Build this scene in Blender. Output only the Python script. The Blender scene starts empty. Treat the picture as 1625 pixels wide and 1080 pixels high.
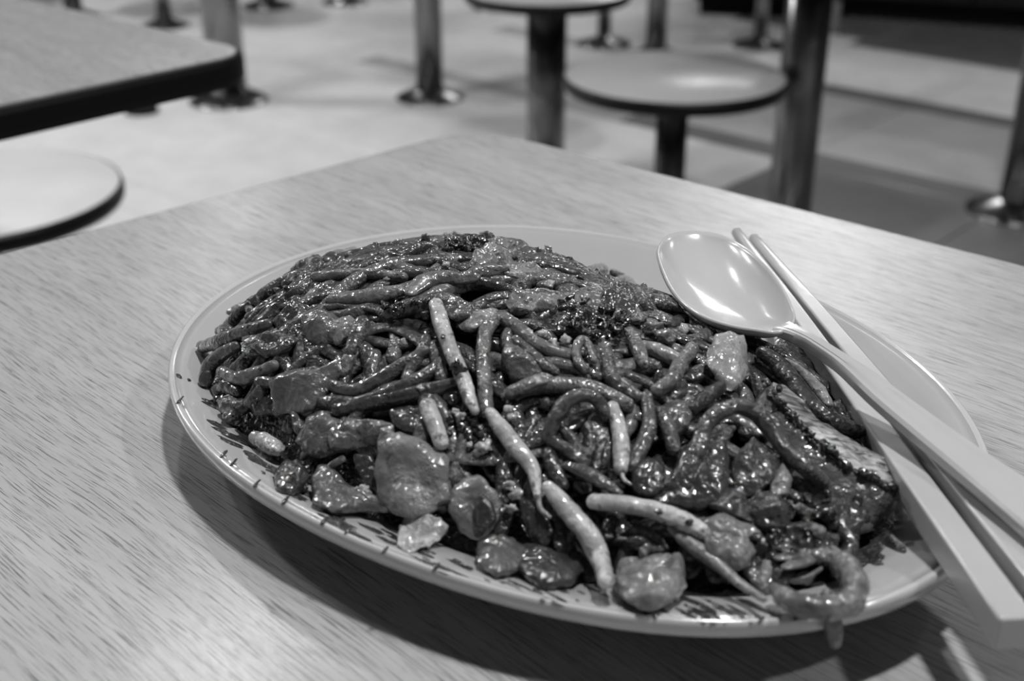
import bpy, math, random
import numpy as np
from mathutils import Vector, noise

# ------------------------------------------------------------------ camera, world, lights, exposure
sc = bpy.context.scene
COL = sc.collection
TZ = 0.72                      # table top height
F, PITCH, HC = 2000.0, math.radians(25.5), 0.20
CP, SP = math.cos(PITCH), math.sin(PITCH)
cam = bpy.data.cameras.new('camera')
co = bpy.data.objects.new('camera', cam)
COL.objects.link(co)
co.location = (0, 0, TZ + HC)
co.rotation_euler = (math.pi / 2 - PITCH, 0, 0)
cam.sensor_width = 36.0
cam.lens = 36.0 * F / 1625.0
cam.clip_start = 0.02
cam.clip_end = 60
cam.dof.use_dof = True
cam.dof.focus_distance = 0.385
cam.dof.aperture_fstop = 12.5
sc.camera = co

w = bpy.data.worlds.new('world')
sc.world = w
w.use_nodes = True
w.node_tree.nodes['Background'].inputs[0].default_value = (1, 1, 1, 1)
w.node_tree.nodes['Background'].inputs[1].default_value = 0.30
sc.view_settings.view_transform = 'Standard'
sc.view_settings.look = 'None'
sc.view_settings.gamma = 1
sc.view_settings.exposure = 0.0
sc.view_settings.use_curve_mapping = False

CEIL = 2.86
LAMPS = [(-0.76, 2.75, 13, .16), (-1.46, 6.15, 8, .16), (1.75, -0.10, 26, .16), (0.33, 0.45, 39, .16), (1.75, 6.6, 58, 1.9), (2.6, 2.9, 14, .16), (-3.3, 3.6, 92, .3), (-2.1, 2.0, 32, .16)]  # the last two are added fill lamps that brighten the left background
for i, (x, y, e, dia) in enumerate(LAMPS):
    ld = bpy.data.lights.new('lamp_light', 'AREA')
    ld.shape = 'DISK'
    ld.size = dia
    ld.energy = e
    lo = bpy.data.objects.new('lamp_light', ld)
    lo.location = (x, y, CEIL - 0.035)
    COL.objects.link(lo)


# ------------------------------------------------------------------ helpers
def tag(o, label=None, cat=None, group=None, kind=None):
    if label: o['label'] = label
    if cat: o['category'] = cat
    if group: o['group'] = group
    if kind: o['kind'] = kind
    return o


def empty(name, loc, label, cat, group=None):
    o = bpy.data.objects.new(name, None)
    o.empty_display_size = 0.01
    o.location = loc
    COL.objects.link(o)
    return tag(o, label, cat, group)


def mesh(name, V, Fc, mat, parent=None, smooth=True, centre=False):
    V = np.asarray(V, float)
    off = np.zeros(3)
    if centre:
        off = np.array([V[:, 0].mean(), V[:, 1].mean(), V[:, 2].min()])
    elif parent is not None:
        off = np.array(parent.matrix_world.translation if parent.parent else parent.location)
        if parent.parent: off = np.array(parent.location) + np.array(parent.parent.location)
    me = bpy.data.meshes.new(name)
    me.from_pydata((V - off).tolist(), [], Fc)
    me.materials.append(mat)
    if smooth:
        me.polygons.foreach_set('use_smooth', [True] * len(me.polygons))
    me.update()
    o = bpy.data.objects.new(name, me)
    COL.objects.link(o)
    if parent is not None:
        o.parent = parent
    else:
        o.location = off
    return o


def grid_faces(n, m, closed=True, base=0):
    """n rings of m vertices"""
    f = []
    mm = m if closed else m - 1
    for i in range(n - 1):
        for j in range(mm):
            a = base + i * m + j
            b = base + i * m + (j + 1) % m
            f.append((a, b, b + m, a + m))
    return f


def join(parts):
    V, Fc = [], []
    n = 0
    for v, f in parts:
        v = np.asarray(v, float)
        V.append(v)
        Fc += [tuple(i + n for i in q) for q in f]
        n += len(v)
    return np.concatenate(V), Fc


def lathe(prof, c, m=48):
    """prof list of (r,z); caps the ends"""
    t = np.linspace(0, 2 * np.pi, m, endpoint=False)
    V = [[c[0] + r * math.cos(a), c[1] + r * math.sin(a), c[2] + z] for r, z in prof for a in t]
    f = grid_faces(len(prof), m)
    f.append(tuple(range(m))[::-1])
    f.append(tuple(range((len(prof) - 1) * m, len(prof) * m)))
    return np.array(V), f


def box(x0, x1, y0, y1, z0, z1):
    V = [(x0, y0, z0), (x1, y0, z0), (x1, y1, z0), (x0, y1, z0), (x0, y0, z1), (x1, y0, z1), (x1, y1, z1), (x0, y1, z1)]
    return np.array(V, float), [(3, 2, 1, 0), (4, 5, 6, 7), (0, 1, 5, 4), (1, 2, 6, 5), (2, 3, 7, 6), (3, 0, 4, 7)]


def prism(poly, levels, c=None):
    """poly Nx2 ccw, levels: list of (inset scale about centroid as metres inward, z)"""
    poly = np.asarray(poly, float)
    n = len(poly)
    d = np.roll(poly, -1, 0) - np.roll(poly, 1, 0)
    nr = np.stack([d[:, 1], -d[:, 0]], 1)
    nr /= np.linalg.norm(nr, axis=1)[:, None] + 1e-12
    V = []
    for ins, z in levels:
        p = poly - nr * ins
        V += [(a, b, z) for a, b in p]
    f = grid_faces(len(levels), n)
    f.append(tuple(range(n))[::-1])
    f.append(tuple(range((len(levels) - 1) * n, len(levels) * n)))
    return np.array(V), f


def rounded(corners, r, k=10):
    P = []
    n = len(corners)
    for i in range(n):
        a, b, c = (np.array(corners[(i + j) % n], float) for j in (-1, 0, 1))
        u = (a - b) / np.linalg.norm(a - b)
        v = (c - b) / np.linalg.norm(c - b)
        h = math.acos(np.clip(u @ v, -1, 1)) / 2
        L = r / math.tan(h)
        p, q = b + u * L, b + v * L
        cc = b + (u + v) / np.linalg.norm(u + v) * (r / math.sin(h))
        a0 = math.atan2(*(p - cc)[::-1]); a1 = math.atan2(*(q - cc)[::-1])
        da = (a1 - a0 + math.pi) % (2 * math.pi) - math.pi
        for j in range(k + 1):
            t = a0 + da * j / k
            P.append(cc + r * np.array([math.cos(t), math.sin(t)]))
    return np.array(P)


def catmull(P, n):
    P = np.asarray(P, float)
    Q = np.vstack([2 * P[0] - P[1], P, 2 * P[-1] - P[-2]])
    out = []
    segs = len(P) - 1
    for k in range(n):
        t = k / (n - 1) * segs
        i = min(int(t), segs - 1)
        t -= i
        a, b, c, d = Q[i:i + 4]
        out.append(.5 * ((2 * b) + (c - a) * t + (2 * a - 5 * b + 4 * c - d) * t * t + (3 * b - a - 3 * c + d) * t ** 3))
    return np.array(out)


def tube(P, R, m=12, n=None, flat=1.0, lump=0.0, up=(0, 0, 1), seed=0, capk=3, twist=0.0, freq=110.0):
    """smooth tube through P with radii R, rounded ends, optional flattening and surface lumps"""
    P = np.asarray(P, float)
    if n is None:
        n = max(12, int(6 * len(P)))
    PR = catmull(np.hstack([P, np.asarray(R, float)[:, None]]), n)
    C, Rr = PR[:, :3], np.maximum(PR[:, 3], 1e-4)
    T = np.gradient(C, axis=0)
    T /= np.linalg.norm(T, axis=1)[:, None] + 1e-12
    # rounded ends
    cs, rs, ts = [], [], []
    for k in range(capk):
        a = (k + .25) / capk * math.pi / 2
        cs.append(C[0] - T[0] * Rr[0] * math.cos(a)); rs.append(Rr[0] * math.sin(a)); ts.append(T[0])
    for c, r, t in zip(C, Rr, T):
        cs.append(c); rs.append(r); ts.append(t)
    for k in range(capk)[::-1]:
        a = (k + .25) / capk * math.pi / 2
        cs.append(C[-1] + T[-1] * Rr[-1] * math.cos(a)); rs.append(Rr[-1] * math.sin(a)); ts.append(T[-1])
    V = []
    u = np.array(up, float)
    N = len(cs)
    for i, (c, r, t) in enumerate(zip(cs, rs, ts)):
        s = np.cross(t, u)
        if np.linalg.norm(s) < 1e-3: s = np.cross(t, [0, 1, .2])
        s /= np.linalg.norm(s)
        v = np.cross(s, t)
        if i == 0: s0 = s
        if s @ s0 < -.3:
            s, v = -s, -v
        s0 = s
        tw = twist * i / N
        for j in range(m):
            a = 2 * math.pi * j / m + tw
            e = s * math.cos(a) + v * math.sin(a) * flat
            if twist:
                e = s * (math.cos(a) * math.cos(tw) + flat * math.sin(a) * math.sin(tw)) + v * (-math.cos(a) * math.sin(tw) + flat * math.sin(a) * math.cos(tw))
            p = c + e * r
            if lump:
                q = Vector((p * freq + seed * 7.3).tolist())
                p = p + e * r * lump * (noise.noise(q) + .55 * noise.noise(q * 3.7))
            V.append(p)
    f = grid_faces(N, m)
    f.append(tuple(range(m))[::-1])
    f.append(tuple(range((N - 1) * m, N * m)))
    return np.array(V), [q[::-1] for q in f]


# ------------------------------------------------------------------ materials
def new_mat(name):
    m = bpy.data.materials.new(name)
    m.use_nodes = True
    nt = m.node_tree
    return m, nt, nt.nodes['Principled BSDF']


def g(v):
    return (v, v, v, 1)


def nnode(nt, t, **kw):
    n = nt.nodes.new(t)
    for k, v in kw.items():
        if k in n.inputs: n.inputs[k].default_value = v
        else: setattr(n, k, v)
    return n


def coords(nt, scale=(1, 1, 1), rot=(0, 0, 0)):
    tc = nt.nodes.new('ShaderNodeTexCoord')
    mp = nt.nodes.new('ShaderNodeMapping')
    mp.inputs['Scale'].default_value = scale
    mp.inputs['Rotation'].default_value = rot
    nt.links.new(tc.outputs['Object'], mp.inputs['Vector'])
    return mp.outputs['Vector']


def ramp(nt, src, stops):
    r = nt.nodes.new('ShaderNodeValToRGB')
    e = r.color_ramp.elements
    while len(e) < len(stops): e.new(.5)
    for i, (p, v) in enumerate(stops):
        e[i].position = p
        e[i].color = g(v)
    nt.links.new(src, r.inputs[0])
    return r.outputs[0]


def mixc(nt, mode, fac, a, b):
    m = nt.nodes.new('ShaderNodeMix')
    m.data_type = 'RGBA'
    m.blend_type = mode
    for i, v in ((0, fac), (6, a), (7, b)):
        if isinstance(v, (int, float)): m.inputs[i].default_value = v if i == 0 else g(v)
        else: nt.links.new(v, m.inputs[i])
    return m.outputs[2]


def noi(nt, vec, scale, detail=4, rough=.55, dist=0.0):
    n = nt.nodes.new('ShaderNodeTexNoise')
    n.inputs['Scale'].default_value = scale
    n.inputs['Detail'].default_value = detail
    n.inputs['Roughness'].default_value = rough
    n.inputs['Distortion'].default_value = dist
    nt.links.new(vec, n.inputs['Vector'])
    return n.outputs['Fac']


def bump(nt, b, heights):
    prev = None
    for h, s, d in heights:
        n = nt.nodes.new('ShaderNodeBump')
        n.inputs['Strength'].default_value = s
        n.inputs['Distance'].default_value = d
        nt.links.new(h, n.inputs['Height'])
        if prev: nt.links.new(prev, n.inputs['Normal'])
        prev = n.outputs[0]
    nt.links.new(prev, b.inputs['Normal'])
    nt.links.new(prev, b.inputs['Coat Normal'])


def plain(name, v, rough=.4, metal=0.0, coat=0.0, var=.06, sc_=20, spec=.5):
    m, nt, b = new_mat(name)
    vec = coords(nt)
    c = ramp(nt, noi(nt, vec, sc_), [(.3, v * (1 - var)), (.7, min(1, v * (1 + var)))])
    nt.links.new(c, b.inputs['Base Color'])
    b.inputs['Roughness'].default_value = rough
    b.inputs['Metallic'].default_value = metal
    b.inputs['Coat Weight'].default_value = coat
    b.inputs['Coat Roughness'].default_value = .08
    b.inputs['Specular IOR Level'].default_value = spec
    return m


def food(name, lo, hi, spots=.0, spotv=.01, scale=160, rough=.32, coat=.8, fine=.55, sss=0.0, mid=.5, spotscale=420):
    """sauce-coated food: cloudy tone, dark char specks, wet bumpy glaze"""
    m, nt, b = new_mat(name)
    vec = coords(nt)
    cl = ramp(nt, noi(nt, vec, scale, 5, .6), [(mid - .17, lo), (mid + .17, hi)])
    if spots > 0:
        k = ramp(nt, noi(nt, vec, spotscale, 4, .65), [(.64 - .2 * spots, 0), (.74 - .2 * spots, .9)])
        cl = mixc(nt, 'MIX', k, cl, spotv)
    nt.links.new(cl, b.inputs['Base Color'])
    b.inputs['Roughness'].default_value = rough
    b.inputs['Coat Weight'].default_value = min(1, coat * 1.2)
    b.inputs['Coat Roughness'].default_value = .04
    b.inputs['Specular IOR Level'].default_value = .35
    b.inputs['Roughness'].default_value = rough + .05
    if sss:
        b.inputs['Subsurface Weight'].default_value = sss
        b.inputs['Subsurface Radius'].default_value = (.003, .003, .003)
        b.inputs['Subsurface Scale'].default_value = 1.0
    patch = ramp(nt, noi(nt, vec, 120, 2, .5), [(.36, 0.12), (.56, 1)])
    fineh = noi(nt, vec, 720, 1, .5)
    mm = nt.nodes.new('ShaderNodeMath'); mm.operation = 'MULTIPLY'
    nt.links.new(fineh, mm.inputs[0]); nt.links.new(patch, mm.inputs[1])
    bump(nt, b, [(noi(nt, vec, 240, 2, .5), .45, .0011), (mm.outputs[0], min(1, .35 + fine), .0009)])
    return m


M = {}
M['noodle'] = food('soy_noodle', .029, .086, spots=.35, rough=.35)
M['noodle_dark'] = food('dark_soy_noodle', .014, .045, spots=.5, rough=.33)
M['noodle_mid'] = food('pale_brown_noodle', .06, .15, spots=.35, rough=.33)
M['sprout'] = food('bean_sprout_flesh', .20, .52, spots=.5, spotv=.06, scale=120, rough=.3, fine=.2, mid=.46, spotscale=230)
M['sprout_dim'] = food('sauced_sprout_flesh', .11, .30, spots=.35, spotv=.03, scale=130, fine=.3, spotscale=230)
M['cabbage'] = food('stewed_cabbage', .085, .20, spots=.15, scale=70, rough=.35, fine=.4)
M['cabbage_dark'] = food('saucy_greens', .022, .06, spots=.35, scale=90, fine=.6)
M['pepper'] = food('dark_pepper_skin', .02, .045, spots=.15, scale=80, rough=.25, fine=.4)
M['garlic'] = food('garlic_flesh', .13, .32, spots=.15, scale=90, fine=.25)
M['egg'] = food('scrambled_egg', .18, .45, spots=.2, spotv=.12, scale=220, fine=.45)
M['char'] = food('charred_crumb', .004, .02, spots=.0, scale=300, rough=.25, fine=1.0)
M['shrimp'] = food('cooked_shrimp', .04, .22, spots=.4, spotv=.03, scale=70, fine=.45)
M['bed'] = food('sauce_bed', .012, .045, spots=.3, scale=120, fine=.8)
M['onion'] = food('glazed_onion', .045, .12, spots=.12, scale=60, rough=.25, fine=.45)

# seared face of the slab
def seared():
    m, nt, b = new_mat('seared_slice_face')
    vec = coords(nt, (1, 1, 1), (0, 0, math.radians(38)))
    tc = coords(nt, (40, 420, 420), (0, 0, math.radians(52)))
    s = ramp(nt, noi(nt, tc, 1.0, 5, .65, .6), [(.40, .02), (.50, .30), (.66, .58)])
    s2 = ramp(nt, noi(nt, vec, 70, 3, .6), [(.35, .25), (.55, 1)])
    c = mixc(nt, 'MULTIPLY', 1.0, s, s2)
    nt.links.new(c, b.inputs['Base Color'])
    b.inputs['Roughness'].default_value = .45
    b.inputs['Coat Weight'].default_value = .3
    bump(nt, b, [(noi(nt, tc, 1.0, 5, .6, .6), .6, .0012)])
    return m
M['sear'] = seared()


def melamine(name, v, rough=.16, stains=False):
    m, nt, b = new_mat(name)
    vec = coords(nt)
    c = ramp(nt, noi(nt, vec, 35, 3), [(.3, v * .97), (.7, v * 1.03)])
    nt.links.new(c, b.inputs['Base Color'])
    b.inputs['Roughness'].default_value = rough
    b.inputs['Coat Weight'].default_value = .4
    b.inputs['Coat Roughness'].default_value = .1
    bump(nt, b, [(noi(nt, vec, 90, 2), .12, .0008), (noi(nt, vec, 1500, 2), .05, .0002)])
    return m
M['plate'] = melamine('grey_white_melamine', .36)
M['rim'] = melamine('plate_rim_melamine', .46)
M['spoon'] = melamine('spoon_melamine', .42, .2)
M['stick'] = melamine('chopstick_melamine', .38, .3)

GR = math.radians(-41.7)       # direction of the grain and of the tiles


def wood():
    m, nt, b = new_mat('grey_wood_laminate')
    tc = nt.nodes.new('ShaderNodeTexCoord')
    r1 = nt.nodes.new('ShaderNodeMapping')
    r1.inputs['Rotation'].default_value = (0, 0, -GR + .07)
    nt.links.new(tc.outputs['Object'], r1.inputs['Vector'])
    def st(sx, sy):
        n = nt.nodes.new('ShaderNodeMapping')
        n.inputs['Scale'].default_value = (sx, sy, 1)
        nt.links.new(r1.outputs[0], n.inputs['Vector'])
        return n.outputs[0]
    # gentle waviness of the grain lines
    wv = nt.nodes.new('ShaderNodeTexNoise'); wv.inputs['Scale'].default_value = 5.0; wv.inputs['Detail'].default_value = 3
    nt.links.new(st(.5, 1.6), wv.inputs['Vector'])
    ad = nt.nodes.new('ShaderNodeVectorMath'); ad.operation = 'MULTIPLY_ADD'
    nt.links.new(wv.outputs['Color'], ad.inputs[0])
    ad.inputs[1].default_value = (0, .035, 0)
    nt.links.new(r1.outputs[0], ad.inputs[2])
    def st2(sx, sy):
        n = nt.nodes.new('ShaderNodeMapping')
        n.inputs['Scale'].default_value = (sx, sy, 1)
        nt.links.new(ad.outputs[0], n.inputs['Vector'])
        return n.outputs[0]
    pores = noi(nt, st2(60, 3000), 1.0, 3, .6)
    fine = noi(nt, st2(26, 620), 1.0, 4, .6)
    bands = noi(nt, st2(3, 70), 1.0, 4, .6)
    soft = noi(nt, st2(2, 10), 1.0, 2, .5)
    c = ramp(nt, bands, [(.3, .335), (.7, .40)])
    c = mixc(nt, 'MULTIPLY', 1.0, c, ramp(nt, pores, [(.37, .38), (.45, 1.0)]))
    c = mixc(nt, 'MULTIPLY', .8, c, ramp(nt, fine, [(.33, .80), (.43, 1.0), (.7, 1.03)]))
    c = mixc(nt, 'MULTIPLY', .6, c, ramp(nt, soft, [(.3, .90), (.7, 1.06)]))
    nt.links.new(c, b.inputs['Base Color'])
    rr = nt.nodes.new('ShaderNodeMapRange')
    rr.inputs[3].default_value = .19; rr.inputs[4].default_value = .24
    b.inputs['Specular IOR Level'].default_value = .38
    nt.links.new(bands, rr.inputs[0]); nt.links.new(rr.outputs[0], b.inputs['Roughness'])
    bump(nt, b, [(pores, .2, .0003), (noi(nt, st(60, 240), 1.0, 3), .2, .0005)])
    return m
M['wood'] = wood()
M['black'] = plain('black_edge_rubber', .004, .4, spec=.25)
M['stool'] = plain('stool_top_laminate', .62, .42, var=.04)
M['stool_shaded'] = plain('shaded_stool_top_laminate', .36, .3, var=.04)  # darker copy of the laminate, paints in shade on the farther stools


def steel():
    m, nt, b = new_mat('brushed_stainless')
    vec = coords(nt, (1, 1, .02))
    c = ramp(nt, noi(nt, vec, 150, 4), [(.3, .15), (.7, .23)])
    nt.links.new(c, b.inputs['Base Color'])
    b.inputs['Metallic'].default_value = 1
    b.inputs['Roughness'].default_value = .26
    return m
M['steel'] = steel()
M['steel_dark'] = plain('dull_floor_flange', .22, .22, metal=1.0)


def tile(name, v):
    m, nt, b = new_mat(name)
    vec = coords(nt)
    c = ramp(nt, noi(nt, vec, 9, 5, .6), [(.3, v * .9), (.7, v * 1.08)])
    nt.links.new(c, b.inputs['Base Color'])
    b.inputs['Roughness'].default_value = .22
    bump(nt, b, [(noi(nt, vec, 14, 2), .05, .002)])
    return m
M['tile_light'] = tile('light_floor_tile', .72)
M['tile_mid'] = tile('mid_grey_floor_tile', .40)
M['tile_dark_shade'] = tile('dark_shaded_floor_tile', .15)
M['joint'] = plain('tile_joint', .16, .7)
M['wall'] = plain('pale_wall_paint', .55, .7)
M['ceil'] = plain('grey_ceiling', .34, .8)
M['cabinet'] = plain('black_cabinet', .006, .8, spec=.1)
M['cabinet_panel'] = plain('dark_cabinet_panel', .014, .7, spec=.1)
m, nt, b = new_mat('lamp_lens')
b.inputs['Base Color'].default_value = g(.9)
b.inputs['Emission Color'].default_value = g(1)
b.inputs['Emission Strength'].default_value = 8
M['lens'] = m

# ------------------------------------------------------------------ picture geometry: rays of the lens meet real surfaces
def ray(x, y):
    u = (x - 812.5) / F
    v = (540 - y) / F
    return np.array([u, CP + v * SP, -SP + v * CP])


def at(x, y, z):
    """world point seen at pixel x,y on the level z above the table top"""
    d = ray(x, y)
    t = (z - HC) / d[2]
    return np.array([d[0] * t, d[1] * t, TZ + z])


# ------------------------------------------------------------------ room shell
room = box(-9, 9, -6, 11, -.12, -.012)
o = mesh('floor', *room, M['joint'], smooth=False, centre=False); tag(o, kind='structure')
U = np.array([math.cos(GR), math.sin(GR)])        # along the rows
N_ = np.array([-U[1], U[0]])                      # across the rows
tl = {}
def tile_mesh(wu, wn, mat):
    key = (wu, wn, mat)
    if key in tl: return tl[key]
    a, b_ = wu / 2 - .0015, wn / 2 - .0015
    pl = [U * s * a + N_ * t * b_ for s, t in ((-1, -1), (1, -1), (1, 1), (-1, 1))]
    V, f = prism(pl, [(0, -.012), (0, -.001), (.001, 0)])
    me = bpy.data.meshes.new('floor_tile')
    me.from_pydata(V.tolist(), [], f)
    me.materials.append(M[mat]); me.update()
    tl[key] = me
    return me
rows = []
n0 = 3.38 - .63 * 4
for j in range(-1, 8):
    rows.append((n0 + .63 * j, .52, j))
    rows.append((n0 + .63 * j + .52, .11, 100 + j))
floor_o = o
cnt = 0
for nn, wd, j in rows:
    wu = .52 if j < 100 else 1.04
    for i in range(-9, 9):
        uu = i * wu + .1
        c = U * (uu + wu / 2) + N_ * (nn + wd / 2)
        px = c[0] / max(c[1], .1)
        if c[1] < .9 or c[1] > 6.6 or abs(px) > .62: continue
        right = c[0] > .25 * (c[1] - 1.2) + .12  # right zone: darker tile tones partly paint in table shade and dark reflections
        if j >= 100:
            mt = 'tile_dark_shade' if right else 'tile_mid' if c[0] > -.1 * c[1] else 'tile_light'
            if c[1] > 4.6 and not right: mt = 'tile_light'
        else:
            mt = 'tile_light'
            if right: mt = {4: 'tile_light', 3: 'tile_mid', 5: 'tile_dark_shade'}.get(j, 'tile_dark_shade' if j < 3 else 'tile_mid')
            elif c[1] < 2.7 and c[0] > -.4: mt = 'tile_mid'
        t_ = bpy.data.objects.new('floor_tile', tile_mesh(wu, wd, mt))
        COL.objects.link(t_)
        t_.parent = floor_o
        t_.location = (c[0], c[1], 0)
        cnt += 1
print('tiles', cnt)
tag(mesh('ceiling', *box(-9, 9, -6, 11, CEIL, CEIL + .1), M['ceil'], smooth=False), kind='structure')
tag(mesh('wall_back', *box(-9, 9, 11, 11.1, -.1, CEIL + .1), M['wall'], smooth=False), kind='structure')
tag(mesh('wall_right', *box(9, 9.1, -6, 11, -.1, CEIL + .1), M['wall'], smooth=False), kind='structure')
tag(mesh('baseboard_back', *box(-9, 9, 10.97, 11, 0, .1), M['cabinet_panel'], smooth=False), kind='structure')
spots_ = ['over the near left aisle', 'over the far left aisle', 'right of the dining table', 'almost straight above the plate', 'over the far right aisle', 'over the right hand poles', 'added to brighten the far left stools', 'added to brighten the near left stool']
for (x, y, e, dia), sl in zip(LAMPS, spots_):
    r = empty('ceiling_lamp', (x, y, CEIL - .03), ('wide round' if dia > 1 else 'small round') + ' white ceiling lamp ' + sl, 'lamp', 'ceiling lamps')
    q = dia / 2
    mesh('lamp_ring', *lathe([(q + .04, .03), (q + .038, .004), (q + .032, 0), (q + .015, .002), (q + .01, .012)], (x, y, CEIL - .03), 40), M['ceil'], r)
    mesh('lamp_lens', *lathe([(q + .008, .018), (q + .008, .014), (q * .5, .012)], (x, y, CEIL - .03), 40), M['lens'], r)


# ------------------------------------------------------------------ tables, stools, poles
def table(name, corners, label, group=None):
    c = np.mean(corners, 0)
    r = empty(name, (c[0], c[1], 0), label, 'table', group)
    P = rounded(corners, .035)
    area = sum(P[i - 1][0] * P[i][1] - P[i][0] * P[i - 1][1] for i in range(len(P)))
    if area < 0: P = P[::-1]
    mesh('table_top', *prism(P, [(.003, TZ - .019), (.003, TZ - .002), (.0032, TZ)]), M['wood'], r, smooth=False)
    ring = prism(P, [(.01, TZ - .022), (0, TZ - .021), (-.0015, TZ - .016), (-.0015, TZ - .005), (0, TZ - .0012), (.0034, TZ - .0006)])
    mesh('edge_band', *ring, M['black'], r, smooth=False)
    return r, P


def post(parent, x, y, r, z1, fl=.0, name='pole', z0=0.0):
    mesh(name, *lathe([(r, z0 + .004), (r, z1)], (x, y, 0), 32), M['steel'], parent)
    if fl:
        mesh('floor_flange', *lathe([(fl, 0), (fl, .004), (fl * .96, .008), (r * 1.5, .022), (r * 1.08, .03)], (x, y, 0), 40), M['steel_dark'], parent)


Ld = np.array([-.712, -.702]); Rd = np.array([.747, -.665])
C0 = np.array([-.021, .706])
table_main, _ = table('dining_table', [C0, C0 + Ld * .75, C0 + Ld * .75 + Rd * 1.2, C0 + Rd * 1.2],
                      'wood-grain laminate dining table carrying the plate of noodles')
for q in (.30, .90):
    p = C0 + Ld * .40 + Rd * q
    post(table_main, p[0], p[1], .038, TZ - .03, .1, 'table_leg')

B0 = np.array([-.178, .897])
Lb = np.array([-.66, -.751]); Rb = np.array([-.76, .65])
tb, _ = table('dining_table', [B0, B0 + Rb * 1.2, B0 + Rb * 1.2 + Lb * .6, B0 + Lb * .6],
              'neighbouring wood-grain table with thick black edge at upper left')
for q in (.3, .95):
    p = B0 + Rb * q + Lb * .48
    post(tb, p[0], p[1], .038, TZ - .03, .1, 'table_leg')


def stool(c, label, r=.16, pr=.0255, fl=.1, h=.44):
    e = empty('round_stool', (c[0], c[1], 0), label, 'stool', 'round fixed stools')
    mesh('seat', *lathe([(r * .96, h - .018), (r - .003, h - .017), (r - .003, h - .001), (r - .004, h)], (c[0], c[1], 0), 64), M['stool' if c[0] < -.6 and c[1] < 2 else 'stool_shaded'], e)
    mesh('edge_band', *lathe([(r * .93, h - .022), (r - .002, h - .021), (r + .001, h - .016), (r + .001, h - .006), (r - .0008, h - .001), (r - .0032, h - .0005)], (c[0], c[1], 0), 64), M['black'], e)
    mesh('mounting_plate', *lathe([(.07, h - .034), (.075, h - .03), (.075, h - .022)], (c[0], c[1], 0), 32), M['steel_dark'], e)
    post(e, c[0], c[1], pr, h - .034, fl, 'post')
    return e


stool((.258, 1.985), 'round pale stool beside the tall steel pole, beyond the table corner', r=.177)
stool((-.642, 1.415), 'round pale stool with black edge cut by the left side of the picture', r=.177)
stool((.075, 2.735), 'round stool behind on a thick steel post, only its black rim showing at the top', r=.177, pr=.043)


def pole_table(x, y, r, fl, label, size=.52):
    """distant table on a steel pole; its top stays above the picture"""
    e = empty('pole_table', (x, y, 0), label, 'table', 'tables beyond on steel poles')
    a = size / 2
    cs = [np.array([x, y]) + Ld * s * a + Rd * t * a for s, t in ((-1, -1), (-1, 1), (1, 1), (1, -1))]
    P = rounded(cs, .035)
    area = sum(P[i - 1][0] * P[i][1] - P[i][0] * P[i - 1][1] for i in range(len(P)))
    if area < 0: P = P[::-1]
    mesh('table_top', *prism(P, [(.003, TZ - .019), (.003, TZ - .002), (.0032, TZ)]), M['wood'], e, smooth=False)
    mesh('edge_band', *prism(P, [(.01, TZ - .022), (0, TZ - .021), (-.0015, TZ - .016), (-.0015, TZ - .005), (0, TZ - .0012), (.0034, TZ - .0006)]), M['black'], e, smooth=False)
    post(e, x, y, r, TZ - .03, fl)
    return e


p = at(1611, 343, -.72)
pole_table(p[0] + .012, p[1] + .03, .038, .105, 'far table whose thick pole with round floor flange cuts the right border')
pole_table(.487, 2.10, .038, .1, 'table standing on the tall steel pole just right of the round stool')
p = at(682, 158, -.72)
pole_table(p[0], p[1] + .02, .038, .097, size=.40, label= 'table on the steel pole with shiny round flange at top centre')
p = at(361, 163, -.72)
pole_table(p[0], p[1] + .02, .054, .11, size=.40, label='table on the thick dark pole behind the corner of the left table')
for (px, py, r, fl, lb) in [(262, 42, .027, .085, 'far stool on a slim post with glinting flange above the left table'),
                            (118, 28, .034, .09, 'far stool whose post meets the far edge of the left table'),
                            (958, 70, .022, .09, 'far stool on a thin post behind the round pale stool, left one'),
                            (1040, 88, .033, .08, 'far stool on a thicker post right behind the round pale stool'),
                            (1205, 73, .022, .09, 'far stool on a thin post just left of the tall steel pole'),
                            (425, 10, .03, .1, 'far stool right of the thick dark pole at the top border'),
                            (548, 4, .03, .09, 'far stool left of the top centre pole at the top border'),
                            (790, 12, .028, .1, 'far stool right of the top centre pole at the top border')]:
    p = at(px, py, -.72)
    if px == 1040:
        pole_table(p[0], p[1], r, fl, lb.replace('far stool', 'far table').replace('post', 'pole'), size=.5)
        continue
    stool((p[0], p[1]), lb, r=.13 if px in (425, 548) else .16, pr=r, fl=fl)
# little floor socket seen below the black edge of the left table
p = at(225, 178, -.72)
e = empty('floor_socket', (p[0], p[1], 0), 'small round floor socket below the black edge of the left table', 'floor fitting')
mesh('socket_ring', *lathe([(.045, 0), (.045, .012), (.038, .02), (.03, .012), (.028, .004)], (p[0], p[1], 0), 32), M['cabinet_panel'], e)
mesh('socket_cap', *lathe([(.014, .003), (.014, .022), (.006, .03)], (p[0], p[1], 0), 24), M['steel'], e)


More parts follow.
